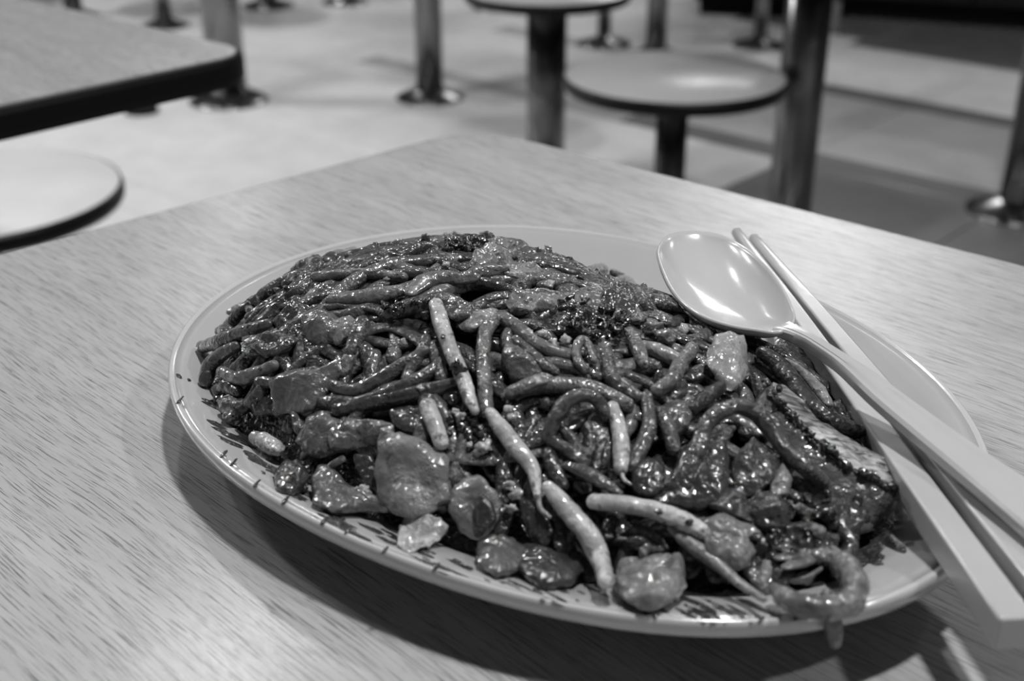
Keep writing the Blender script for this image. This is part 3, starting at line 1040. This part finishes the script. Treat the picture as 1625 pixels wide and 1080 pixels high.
piece('garlic_lump', [(1122, 566), (1132, 538), (1156, 527), (1178, 536), (1188, 575), (1182, 600), (1164, 612), (1142, 596)], 'garlic', 8, 'bright garlic lump below the spoon bowl', 'garlic', bulge=5)
piece('pepper_piece', [(1062, 760), (1080, 715), (1112, 690), (1150, 690), (1158, 740), (1152, 792), (1108, 803), (1064, 798)], 'pepper', 5, 'large dark smooth pepper piece under the big right arch, left one', 'pepper', bulge=5)
piece('pepper_piece', [(1162, 730), (1182, 704), (1198, 694), (1226, 712), (1242, 730), (1228, 762), (1202, 782), (1166, 778)], 'cabbage_dark', 5, 'dark pepper square under the big right arch, right one', 'pepper', bulge=4)
piece('vegetable_piece', [(1222, 770), (1240, 736), (1256, 764), (1250, 784), (1228, 786)], 'cabbage', 5.5, 'small pale wedge right of the dark pepper square', 'vegetable', bulge=2)
piece('vegetable_piece', [(1124, 800), (1150, 780), (1180, 786), (1202, 812), (1192, 828), (1150, 818)], 'cabbage_dark', 5, 'dark greens behind the glistening onion square', 'vegetable', bulge=3, wav=2.2)
piece('vegetable_piece', [(1180, 800), (1205, 776), (1240, 782), (1262, 806), (1250, 836), (1215, 838), (1190, 824)], 'cabbage_dark', 5.5, 'wet dark greens above the shrimp, upper clump', 'vegetable', bulge=4, wav=2.6)
piece('vegetable_piece', [(1212, 852), (1240, 826), (1290, 826), (1326, 852), (1322, 884), (1270, 894), (1224, 888)], 'cabbage_dark', 4, 'wet dark greens above the shrimp, lower clump', 'vegetable', bulge=5, wav=2.2)
piece('vegetable_piece', [(1300, 800), (1330, 790), (1360, 800), (1372, 830), (1350, 842), (1316, 836)], 'pepper', 4, 'dark lump below the lower end of the seared slab', 'vegetable', bulge=4, wav=1.5)
piece('vegetable_piece', [(385, 536), (425, 526), (468, 530), (456, 554), (420, 566), (398, 552)], 'cabbage_dark', 4.5, 'shiny dark folded piece with a white glint at far left', 'vegetable', bulge=3, wav=1.6)
piece('vegetable_piece', [(432, 510), (455, 488), (470, 470), (490, 500), (480, 520), (450, 530)], 'pepper', 2.5, 'dark rounded piece above the shiny folded one at far left', 'vegetable', bulge=4)
piece('mushroom_piece', [(480, 500), (505, 488), (535, 495), (548, 520), (520, 545), (490, 540), (474, 520)], 'onion', 3.4, 'rounded mushroom-like piece in the upper left slope', 'vegetable', bulge=5)
piece('mushroom_piece', [(518, 530), (530, 508), (556, 500), (566, 512), (552, 532), (532, 544)], 'cabbage', 5, 'smooth oval pale piece beside the short upright noodle', 'vegetable', bulge=4, wav=.3)
piece('vegetable_piece', [(746, 420), (756, 396), (775, 392), (810, 404), (850, 416), (868, 432), (820, 440), (770, 432)], 'cabbage', 3.5, 'pale folded leaf right below the peak', 'vegetable', bulge=3, wav=2)
piece('shade_patch', [(1222, 536), (1262, 542), (1300, 566), (1345, 606), (1380, 650), (1350, 660), (1310, 640), (1270, 596), (1235, 566)], 'bed', 2.5, 'blackish patch added to paint the shade under the spoon handle', 'shade patch', bulge=3, wav=1.5)  # added dark sheet, paints the shade below the handle
piece('shade_patch', [(1330, 640), (1366, 640), (1400, 690), (1425, 735), (1400, 735), (1360, 690)], 'bed', 3, 'blackish patch added to paint the shade between the seared slab and the nearer chopstick', 'shade patch', bulge=3, wav=1.5)  # second added dark sheet, paints the shade beside the chopstick
piece('charred_slice', [(800, 498), (840, 486), (900, 484), (950, 490), (985, 512), (978, 534), (930, 530), (880, 528), (830, 518)], 'char', 3.2, 'black glazed burnt slice at the middle of the crust', 'charred crust', bulge=4, wav=2)
piece('egg_piece', [(800, 474), (822, 458), (860, 456), (905, 462), (940, 472), (925, 486), (870, 490), (820, 494)], 'cabbage', 4.5, 'pale egg curds behind the black crust', 'egg', bulge=3, wav=2.5)
piece('squid_piece', [(700, 474), (728, 474), (750, 486), (746, 500), (724, 506), (706, 496)], 'onion', 6, 'small pointed piece right of the top of the tall sprout', 'squid', bulge=2.5)
piece('cabbage_leaf', [(725, 512), (750, 496), (785, 490), (800, 500), (775, 512), (745, 522)], 'sprout_dim', 4.6, 'pale ragged shred above the hairpin noodle', 'cabbage', bulge=2)
piece('pepper_piece', [(960, 462), (985, 452), (1012, 470), (1022, 500), (1000, 520), (972, 510)], 'pepper', 2.8, 'dark smooth pepper piece under the right skyline', 'pepper', bulge=4)
piece('cabbage_leaf', [(1035, 600), (1060, 585), (1085, 592), (1092, 620), (1070, 640), (1045, 632)], 'cabbage_dark', 3.4, 'dark shred left of the garlic lump', 'cabbage', bulge=3, wav=2)
piece('cabbage_leaf', [(1052, 640), (1082, 632), (1100, 650), (1092, 680), (1070, 690), (1054, 668)], 'onion', 3.5, 'pale brown shred left of the big right arch', 'cabbage', bulge=3, wav=1.6)
piece('cabbage_leaf', [(815, 615), (832, 600), (862, 592), (880, 598), (868, 612), (840, 624)], 'cabbage', 5.6, 'pale crinkled shred over the central crossing noodle', 'cabbage', bulge=2, wav=1.5)
piece('cabbage_leaf', [(800, 545), (830, 560), (862, 590), (840, 606), (812, 600), (798, 575)], 'onion', 3, 'brown flat leaf under the hairpin noodle', 'cabbage', bulge=3)
piece('cabbage_leaf', [(620, 650), (650, 640), (672, 660), (670, 690), (640, 688), (622, 672)], 'pepper', 3, 'dark leaf between the onion and the short cut sprout', 'cabbage', bulge=3)
piece('vegetable_piece', [(1005, 735), (1030, 722), (1056, 735), (1054, 775), (1025, 790), (1000, 770)], 'pepper', 4, 'dark smooth chunk left of the large dark pepper piece', 'vegetable', bulge=4)
piece('vegetable_piece', [(435, 745), (455, 730), (485, 740), (492, 765), (470, 776), (442, 766)], 'cabbage_dark', 2.6, 'dark wet lump at the lower left edge of the heap', 'vegetable', bulge=4, wav=2.4)
piece('vegetable_piece', [(345, 650), (358, 628), (378, 622), (388, 640), (376, 664), (356, 668)], 'noodle', 2.2, 'gnarled brown lump at the left foot of the heap', 'vegetable', bulge=4, wav=2.2)
piece('vegetable_piece', [(392, 640), (410, 622), (440, 626), (436, 654), (405, 660)], 'pepper', 2, 'dark rounded lump left of the brown leaf piece', 'vegetable', bulge=4)
strand('peanut', [(404, 694), (422, 702), (440, 712)], [10, 15, 13], 'egg', 3, 'pale peanut-like nub at the lower left edge of the heap', 'peanut', None, lump=.25)
piece('cabbage_leaf', [(826, 790), (860, 800), (880, 840), (862, 868), (838, 850), (824, 820)], 'pepper', 3, 'dark leaf behind the thick front sprout', 'cabbage', bulge=4)
piece('cabbage_leaf', [(985, 845), (1015, 830), (1050, 845), (1062, 870), (1030, 878), (995, 868)], 'cabbage_dark', 3, 'dark leaf under the sideways front sprout', 'cabbage', bulge=3, wav=2)

# seared slab: upper face, body and crust
slab = [(1222, 606), (1243, 606), (1268, 640), (1302, 668), (1348, 698), (1402, 728), (1442, 762), (1418, 776), (1384, 760), (1336, 728), (1292, 694), (1256, 656), (1230, 628)]
T = np.array([hit(x, y, .0095) for x, y in slab])
for _ in range(1):
    T = T - np.outer(((T - T.mean(0)) @ mnorm(*T.mean(0)[:2])) * .5, mnorm(*T.mean(0)[:2]))
cslab = T.mean(0)
se = empty('seared_slice', tuple(cslab), 'thick slice with a pale seared grained face below the spoon handle', 'meat')
k = len(T); sides = 60
ext = np.vstack([T[-1:], T, T[:2]])
out = []
for j in range(sides):
    t = j / sides * k; i = int(t); u = t - i
    a, b_, c_, d_ = ext[i], ext[i + 1], ext[i + 2], ext[min(i + 3, len(ext) - 1)]
    out.append(b_ + (c_ - b_) * u)
out = np.array(out)
axis = out[int(sides * 6 / 13)] - out[0]
def slabring(s, dz, dn):
    V = []
    for p in out:
        q = cslab + (p - cslab) * s + np.array([0, 0, dz])
        q = q + np.array([-.62, -.55, -.55]) * dn
        q = q + .0006 * noise.noise(Vector((q * 300).tolist())) * np.array([1, 1, 1])
        V.append(q)
    return V
V = slabring(.03, .0006, 0) + slabring(.3, .0008, 0) + slabring(.6, .0006, 0) + slabring(.85, .0003, 0) + slabring(.97, 0, 0)
f = grid_faces(5, sides); f.append(tuple(range(sides))[::-1])
mesh('seared_face', V, f, M['sear'], se)
V = slabring(.96, -.0002, 0) + slabring(1.02, -.0006, .0006) + slabring(1.04, -.001, .004) + slabring(1.04, -.001, .009) + slabring(1.0, -.002, .013) + slabring(.9, -.003, .015)
f = grid_faces(6, sides); f.append(tuple(range(5 * sides, 6 * sides)))
mesh('slice_body', V, f, M['onion'], se)
crust = []
for j in range(int(sides * .46), sides, 1):
    for q_ in range(2):
        p = out[j] + (out[(j + 1) % sides] - out[j]) * rng.uniform(0, 1) + np.array([rng.gauss(0, .0006), rng.gauss(0, .0006), rng.gauss(-.0003, .0005)])
        dd = (out[(j + 1) % sides] - out[j - 1]); dd /= np.linalg.norm(dd)
        r_ = rng.uniform(.0004, .0012)
        crust.append(tube([p - dd * r_, p + dd * r_], [r_, r_ * .8], m=7, n=5, lump=1.3, seed=j * 3 + q_, capk=2, freq=600))
o = mesh('charred_crust', *join(crust), M['char'], se); o['kind'] = 'stuff'

# shrimp
sp_pts = [(1296, 882), (1322, 886), (1346, 904), (1357, 930), (1350, 952), (1320, 963), (1284, 962), (1250, 950), (1232, 936)]
sr = [13, 19, 22, 22, 22, 22, 21, 18, 12]
P = [hit(x, y, .0045) for x, y in sp_pts]
P = [p if p[2] > TZ + .0205 + (.002 if i > 3 else 0) else np.array([p[0], p[1], TZ + .0225]) for i, p in enumerate(P)]
R_ = [r * pxm(p) for r, p in zip(sr, P)]
es = empty('shrimp', tuple(P[4]), 'curled shrimp resting on the front right rim of the plate', 'shrimp')
V, f = tube(P, R_, m=16, n=70, lump=.12, seed=77)
V2 = V.copy().reshape(-1, 16, 3)
for i in range(len(V2)):
    c = V2[i].mean(0)
    k_ = 1 + .07 * math.cos(i / len(V2) * 2 * math.pi * 8)
    V2[i] = c + (V2[i] - c) * k_
mesh('shrimp_body', V2.reshape(-1, 3), f, M['shrimp'], es)
a = P[0]
fan = []
for ang in (-.5, 0, .5):
    d = np.array([-math.cos(ang) * .010, -.002 + math.sin(ang) * .008, .001])
    fan.append(tube([a, a + d * .5, a + d], [.0014, .0024, .0012], m=8, n=10, flat=.4, seed=3))
mesh('shrimp_tail', *join(fan), M['shrimp'], es)
V, f = tube([hit(1256, 922, .003), hit(1268, 921, .0045), hit(1284, 915, .006), hit(1303, 902, .007)], [.0006, .0007, .0007, .0005], m=8, n=16)
mesh('shrimp_leg', V, f, M['shrimp'], es)
# sauce drip hanging from the shrimp over the rim
dp = at(1318, 968, .0225)
V, f = tube([dp + np.array([0, .004, .001]), dp + np.array([0, -.0012, .0002]), dp + np.array([.0006, -.0022, -.004]), dp + np.array([.0012, -.0024, -.007])], [.0016, .0020, .0022, .0016], m=10, n=16, seed=5)
tag(mesh('sauce_drip', V, f, M['noodle_mid'], centre=True), 'drip of sauce hanging over the plate rim under the shrimp', 'sauce')

# egg curds and garlic crumbs, each its own
for (x, y, r, lb, of) in [(732, 660, 8, 'small pale curd between the tall sprout and the short cut sprout', 5), (722, 652, 6, 'tiny curd right of the short cut sprout top', 5), (768, 708, 12, 'bright crumbly curd in the dark hollow left of the slanting sprout', 5),
                          (758, 716, 7, 'small curd on the left of the bright crumbly curd', 5), (808, 770, 9, 'knobbly curd above the square cut tomato, upper one', 4.5), (820, 784, 10, 'knobbly curd above the square cut tomato, middle one', 4.5),
                          (812, 806, 9, 'knobbly curd above the square cut tomato, lower one', 4.5), (806, 650, 8, 'curd on the right of the hairpin noodle foot', 5), (812, 662, 7, 'curd just under the one at the hairpin noodle foot', 5),
                          (578, 778, 9, 'pale curd on the long flat vegetable slice', 5.5), (566, 777, 6, 'tiny curd left of the one on the flat vegetable slice', 5.5), (838, 528, 7, 'round pale bead below the black crust, first from left', 5),
                          (862, 530, 8, 'round pale bead below the black crust, second from left', 5), (878, 545, 8, 'round pale bead below the black crust, third from left', 5), (896, 540, 9, 'bright flake below the middle of the black crust', 6),
                          (1012, 505, 12, 'pale curd right of the black crust, upper one', 4), (1035, 520, 15, 'pale curd right of the black crust, middle one', 4), (1055, 535, 14, 'pale curd right of the black crust, lower one', 4.6),
                          (668, 616, 6, 'tiny bright crumb on the dark broad noodle', 5.5), (775, 390, 6, 'white crumb on the dark knot at the peak', 4), (708, 420, 6, 'pale crumb below the dark knot at the peak', 3),
                          (800, 392, 12, 'pale rounded curd right of the peak', 1.5), (1297, 843, 12, 'glossy bead on the dark greens above the shrimp', 7.5), (870, 452, 8, 'pale crumb on the slope right of the peak', 3.5),
                          (1365, 775, 7, 'pale crumb at the lower end of the seared slab', 8), (745, 705, 5, 'tiny crumb at the left brink of the dark hollow', 4)]:
    mt = 'egg' if r < 12 or 'bright' in lb else 'cabbage'
    lump('egg_curd', x, y, r * 1.05, mt, of, lb, 'egg', 'egg curds and crumbs', rough_=.7)

# charred bits
rc = random.Random(3)
cid = 0
for zone, lab, n_, (x0, x1, y0, y1), of in [('crust', 'black charred crumb of the crust left of the spoon', 60, (878, 1002, 462, 556), 5.0), ('hollow', 'black charred crumb in the hollow beside the tall sprout', 26, (712, 775, 628, 708), 3.6),
                                           ('peak', 'black charred crumb on the peak of the heap', 26, (705, 785, 376, 398), 2.4), ('slope', 'charred crumb scattered along the left dark ridge', 10, (610, 700, 475, 500), 6.5), ('right', 'charred crumb beside the dark greens above the shrimp', 16, (1190, 1330, 780, 880), 6.5)]:
    for _ in range(n_):
        x, y = rc.uniform(x0, x1), rc.uniform(y0, y1)
        if zone == 'crust' and abs((y - 505) - (x - 937) * .25) > 30: continue
        lump('charred_crumb', x, y, rc.uniform(5, 10), 'char', of + rc.uniform(-.5, 1), lab, 'charred crumb', 'charred crumbs, ' + zone, rough_=.9, nlat=7, nlon=9, fq=500)
for x, y, r, lb in [(722, 388, 11, 'left'), (742, 384, 13, 'middle'), (762, 386, 11, 'right')]:
    lump('charred_lump', x, y, r, 'char', 3.5, 'blackened lump of the dark knot at the peak of the heap, %s one' % lb, 'charred lump', 'charred lumps at the peak', rough_=.9, nlat=14, nlon=18, sq=(1.1, 1, .75))
lump('charred_crumb', 727, 586, 10, 'char', 9.5, 'black crumb stuck on the lower half of the tall pale sprout', 'charred crumb', None, sq=(1, .6, 1.2), rough_=.9)
lump('charred_crumb', 703, 534, 4, 'char', 10, 'tiny black crumb stuck on the upper half of the tall pale sprout', 'charred crumb', None, rough_=.7)
lump('charred_crumb', 1094, 828, 6, 'char', 10, 'small black crumb on the sideways front sprout, right one', 'charred crumb', None, rough_=.7)
lump('charred_crumb', 1046, 812, 6, 'char', 10.5, 'small black crumb on the sideways front sprout, middle one', 'charred crumb', None, rough_=.7)
lump('charred_crumb', 1255, 538, 7, 'char', 5, 'black crumb by the neck of the spoon', 'charred crumb', None, rough_=.7)
# little wet knobs of minced vegetable that break up the heap
for _ in range(120):
    a = rc.uniform(0, 2 * math.pi); s = math.sqrt(rc.uniform(.02, .95))
    R = four(QM, a)
    x, y = CM[0] + s * R * math.cos(a), CM[1] + s * R * math.sin(a)
    if y > .42: continue
    qx, qy = to_px(x, y, mound_z(x, y))
    if abs(qx - 1130) < 90 and qy < 520: continue
    V = []
    r = rc.uniform(.0008, .0019)
    c = np.array([x, y, TZ + mound_z(x, y) + rc.uniform(.001, .0035)])
    for i in range(6):
        th = math.pi * (i + .5) / 6
        for j in range(8):
            ph = 2 * math.pi * j / 8
            d = np.array([math.sin(th) * math.cos(ph), math.sin(th) * math.sin(ph), math.cos(th)])
            V.append(c + d * r * (1 + .9 * noise.noise(Vector((d * 1.6 + x * 900).tolist()))))
    f = grid_faces(6, 8); f.append(tuple(range(8))[::-1]); f.append(tuple(range(40, 48)))
    zone = 'left' if x < -.03 else ('right' if x > .05 else 'middle')
    tag(mesh('minced_bit', V, [q[::-1] for q in f], M[rc.choice(['noodle_mid', 'cabbage_dark', 'noodle', 'egg', 'char'])], centre=True),
        'tiny wet minced bit sprinkled on the %s of the heap' % zone, 'minced bit', 'minced bits on the %s of the heap' % zone)

# sauce splashes left on the plate
def splash_poly(px, py, wx, wy, sd, k=16):
    V, n0_ = [], None
    for ring_ in (.0, .5, 1.0):
        for j in range(k):
            a = 2 * math.pi * j / k
            rr = ring_ * (1 + .55 * noise.noise(Vector((math.cos(a) * 1.6 + sd, math.sin(a) * 1.6, sd * .7))))
            x, y = px + wx * rr * math.cos(a), py + wy * rr * math.sin(a) + wx * rr * math.cos(a) * .45
            p = at(x, y, .012)
            for _ in range(4):
                p = at(x, y, plate_z(p[0], p[1]) + .00015)
            p = p + np.array([0, 0, .0004 * (1 - ring_)])
            V.append(p)
    f = grid_faces(3, k); f.append(tuple(range(k))[::-1])
    return np.array(V), f[::-1]
spl = []
sp = random.Random(11)
line = [(330, 640), (370, 690), (420, 742), (475, 790), (540, 832), (610, 862), (700, 895), (800, 925), (900, 950), (1000, 962), (1100, 970), (1170, 968)]
for i in range(120):
    t = sp.uniform(0, len(line) - 1.01); k_ = int(t); u = t - k_
    x = line[k_][0] * (1 - u) + line[k_ + 1][0] * u; y = line[k_][1] * (1 - u) + line[k_ + 1][1] * u
    q = sp.uniform(-14, 14) - 4
    x += sp.uniform(-10, 10); y += q
    big = sp.random() < .5
    spl.append(splash_poly(x, y, sp.uniform(12, 30) if big else sp.uniform(3, 9), sp.uniform(2.0, 4.5) if big else sp.uniform(1.2, 3), i))
for (x, y, wx, wy) in [(284, 596, 5, 3), (300, 602, 3, 2), (920, 412, 34, 9), (1378, 880, 30, 12), (1200, 962, 30, 5), (1110, 960, 40, 6), (1020, 950, 30, 7), (560, 805, 26, 5), (405, 700, 30, 9), (1415, 860, 26, 10)]:  # the two at right front also paint the heap's shadow on the plate
    spl.append(splash_poly(x, y, wx, wy, x))
for (x, y) in [(283, 636), (352, 722), (368, 735), (405, 768), (450, 795), (511, 828), (550, 842), (608, 874), (690, 900), (1040, 976), (1205, 985), (1262, 980)]:
    a = at(x + 7, y - 9, .0222); b_ = at(x, y, .0222); c_ = at(x - 2, y + 3, .0212)
    v_ = b_ - a; v_[2] = 0
    spl.append(tube([a + [0, 0, -.0004], b_ + [0, 0, -.0002], c_ + v_ * .1], [.0004, .0006, .0003], m=7, n=9, flat=.45, seed=x, lump=.5, freq=500))
o = mesh('sauce_splashes', *join(spl), M['bed'], centre=True)
tag(o, 'dark sauce splashes, oily smears and painted heap shadow around the food on the plate', 'sauce', kind='stuff')

# ------------------------------------------------------------------ chopsticks
def chopstick(tip, end, z0, z1, r0, r1, label):
    A = at(tip[0], tip[1], z0); Bq = at(end[0], end[1], z1)
    d = (Bq - A) / np.linalg.norm(Bq - A)
    s = np.cross(d, [0, 0, 1]); s /= np.linalg.norm(s)
    v = np.cross(s, d)
    n, m_ = 40, 24
    V = []
    L = np.linalg.norm(Bq - A)
    for i in range(n):
        t = i / (n - 1)
        r = r0 + (r1 - r0) * min(1, t * 1.05)
        e = 1.0 - .72 * min(1, max(0, (t - .12) / .3))      # round tip to squared handle
        endk = 1.0
        if t < .01: endk = .55
        if i == n - 1: endk = .90
        tt_ = t
        if i == 1: tt_ = .008; endk = .9; r = r0
        if i == n - 2: tt_ = 1 - .0045; endk = 1
        kq = min(1, max(0, (t - .05) / .22))
        for j in range(m_):
            q, w_ = divmod(j, 6)
            a0 = q * math.pi / 2
            fil = .22
            if w_ == 0: ax, ay = 1, 1 - fil - .10
            elif w_ == 5: ax, ay = 1 - fil - .10, 1
            else:
                b_ = (w_ - 1) / 3 * math.pi / 2
                ax, ay = 1 - fil + fil * math.cos(b_), 1 - fil + fil * math.sin(b_)
            cx = math.cos((w_ + .5) / 6 * math.pi / 2) * 1.05; cy = math.sin((w_ + .5) / 6 * math.pi / 2) * 1.05
            ax, ay = cx + (ax - cx) * kq, cy + (ay - cy) * kq
            x = ax * math.cos(a0) - ay * math.sin(a0); y = ax * math.sin(a0) + ay * math.cos(a0)
            V.append(A + d * L * tt_ + (s * x + v * y) * r * endk)
    f = grid_faces(n, m_); f.append(tuple(range(m_))[::-1]); f.append(tuple(range((n - 1) * m_, n * m_)))
    o = mesh('chopstick', V, f, M['stick'], centre=True)
    for p in o.data.polygons:
        if len(p.vertices) > 4: p.use_smooth = False
    tag(o, label, 'chopstick', 'pair of chopsticks')
    return o


chopstick((1167, 366), (1612, 1006), .0262, .0268, .0021, .0042, 'grey-white chopstick nearer the food, its square end in view at lower right')
chopstick((1194, 376), (1690, 985), .0262, .0268, .0021, .0042, 'grey-white chopstick further from the food, running out of the picture at right')

# ------------------------------------------------------------------ spoon
zs = .0458
outline = [(1046, 405), (1050, 385), (1066, 371), (1092, 367), (1120, 368), (1152, 376), (1184, 393), (1212, 418), (1236, 448), (1252, 477), (1260, 500), (1252, 517), (1228, 524), (1196, 520), (1160, 514), (1120, 501), (1088, 480), (1064, 450)]
O = np.array([at(x, y, zs) for x, y in outline])
k = len(O); sides = 72
out = []
for j in range(sides):
    t = j / sides * k; i = int(t); u = t - i
    a, b_, c_, d_ = O[(i - 1) % k], O[i % k], O[(i + 1) % k], O[(i + 2) % k]
    out.append(.5 * ((2 * b_) + (c_ - a) * u + (2 * a - 5 * b_ + 4 * c_ - d_) * u * u + (3 * b_ - a - 3 * c_ + d_) * u ** 3))
out = np.array(out)
cs = out.mean(0)
spoon = empty('soup_spoon', (cs[0], cs[1], TZ + .03), 'grey-white melamine spoon lying upturned bowl up across the plate rim', 'spoon')
spoon['label'] = 'grey-white melamine soup spoon lying bowl up on the food and the chopsticks'
ang_o = np.arctan2(out[:, 1] - cs[1], out[:, 0] - cs[0]); rad_o = np.hypot(out[:, 1] - cs[1], out[:, 0] - cs[0])
order = np.argsort(ang_o); ang_o, rad_o = ang_o[order], rad_o[order]
D = .0088
# the food under the bowl is pressed down by it
for ob in list(COL.objects):
    if ob.type != 'MESH' or ob.parent is not None or ob.get('kind') == 'structure': continue
    if ob.name.startswith('chopstick') or (Vector(ob.location) - Vector(cs.tolist())).length > .35: continue
    me = ob.data
    co_ = np.empty(len(me.vertices) * 3); me.vertices.foreach_get('co', co_)
    W = co_.reshape(-1, 3) + np.array(ob.location)
    dx_, dy_ = W[:, 0] - cs[0], W[:, 1] - cs[1]
    s_ = np.hypot(dx_, dy_) / np.interp(np.arctan2(dy_, dx_), ang_o, rad_o, period=2 * math.pi)
    lim = np.where(s_ < 1, cs[2] - D * (1 - np.minimum(s_, .9999) ** 2.3) ** .8 - .0026, np.where(s_ < 1.12, cs[2] - .002, 9.0))
    if (W[:, 2] > lim).any():
        W[:, 2] = np.minimum(W[:, 2], lim)
        me.vertices.foreach_set('co', (W - np.array(ob.location)).ravel())
        me.update()
V = []
rings = [.03, .2, .4, .55, .7, .82, .91, .97, 1.0]
for s in rings:
    for p in out:
        q = cs + (p - cs) * s
        V.append(q + np.array([0, 0, -D * (1 - s ** 2.3) ** .8 if s < 1 else 0]))
V += [p + (p - cs) / np.linalg.norm(p - cs) * .0006 + np.array([0, 0, -.0001]) for p in out]
V += [p + (p - cs) / np.linalg.norm(p - cs) * .0010 + np.array([0, 0, -.0010]) for p in out]
for s in rings[::-1][1:]:
    for p in out:
        q = cs + (p - cs) * s
        V.append(q + np.array([0, 0, -D * (1 - s ** 2.3) ** .8 - .0018]))
nrg = len(V) // sides
f = grid_faces(nrg, sides); f.append(tuple(range(sides))[::-1]); f.append(tuple(range((nrg - 1) * sides, nrg * sides)))
mesh('spoon_bowl', V, f, M['spoon'], spoon)
# handle: upper edge and lower edge traced on its top face, sinking slightly to the chopsticks
ue = [(1256, 508), (1262, 512), (1278, 520), (1302, 534), (1328, 550), (1386, 586), (1440, 625), (1500, 668), (1572, 718), (1640, 762), (1740, 830)]
le = [(1224, 521), (1234, 522), (1248, 525), (1268, 533), (1288, 545), (1328, 574), (1380, 624), (1436, 672), (1508, 732), (1584, 796), (1690, 888)]
zz = [zs - .0002, zs, zs + .0001, zs, zs - .0008, zs - .0026, zs - .0048, zs - .0069, zs - .0086, zs - .0095, zs - .0101]
Ue = catmull([at(x, y, z) for (x, y), z in zip(ue, zz)], 50)
Le = catmull([at(x, y, z) for (x, y), z in zip(le, zz)], 50)
th = np.interp(np.linspace(0, 1, 50), [0, .1, .3, 1], [.0018, .0030, .0038, .0042])
V = []
for i in range(50):
    a, b_ = Ue[i], Le[i]
    w_ = (b_ - a)
    L = np.linalg.norm(w_); wn = w_ / L
    e = min(.0009, L * .1)
    h = th[i]
    dish = .0002 * min(1, i / 10)
    rg = [a + wn * e * 3, a + wn * e + np.array([0, 0, 0]), a + np.array([0, 0, -e]), a + np.array([0, 0, -h * .8]), a + wn * e * 1.2 + np.array([0, 0, -h]),
          b_ - wn * e * 1.2 + np.array([0, 0, -h]), b_ + np.array([0, 0, -h * .8]), b_ + np.array([0, 0, -e]), b_ - wn * e, b_ - wn * e * 3,
          b_ - w_ * .3 + np.array([0, 0, dish]), a + w_ * .5 + np.array([0, 0, dish * 1.2]), a + w_ * .3 + np.array([0, 0, dish])]
    V += rg
m_ = 13
f = grid_faces(50, m_); f.append(tuple(range(m_))[::-1]); f.append(tuple(range(49 * m_, 50 * m_)))
sh = mesh('spoon_handle', V, f, M['spoon'], spoon)
sh.data.set_sharp_from_angle(angle=math.radians(38))
for ob in list(bpy.data.objects):
    if ob.type == 'MESH' and ob.name.startswith(('spoon_', 'seared', 'slice_body')):
        me = ob.data
        import bmesh
        bm = bmesh.new(); bm.from_mesh(me); bmesh.ops.recalc_face_normals(bm, faces=bm.faces); bm.to_mesh(me); bm.free()
for ob in list(bpy.data.objects):
    if ob.type == 'MESH' and ob.name.startswith(('plate_', 'chopstick')):
        me = ob.data
        bm = bmesh.new(); bm.from_mesh(me); bmesh.ops.recalc_face_normals(bm, faces=bm.faces); bm.to_mesh(me); bm.free()
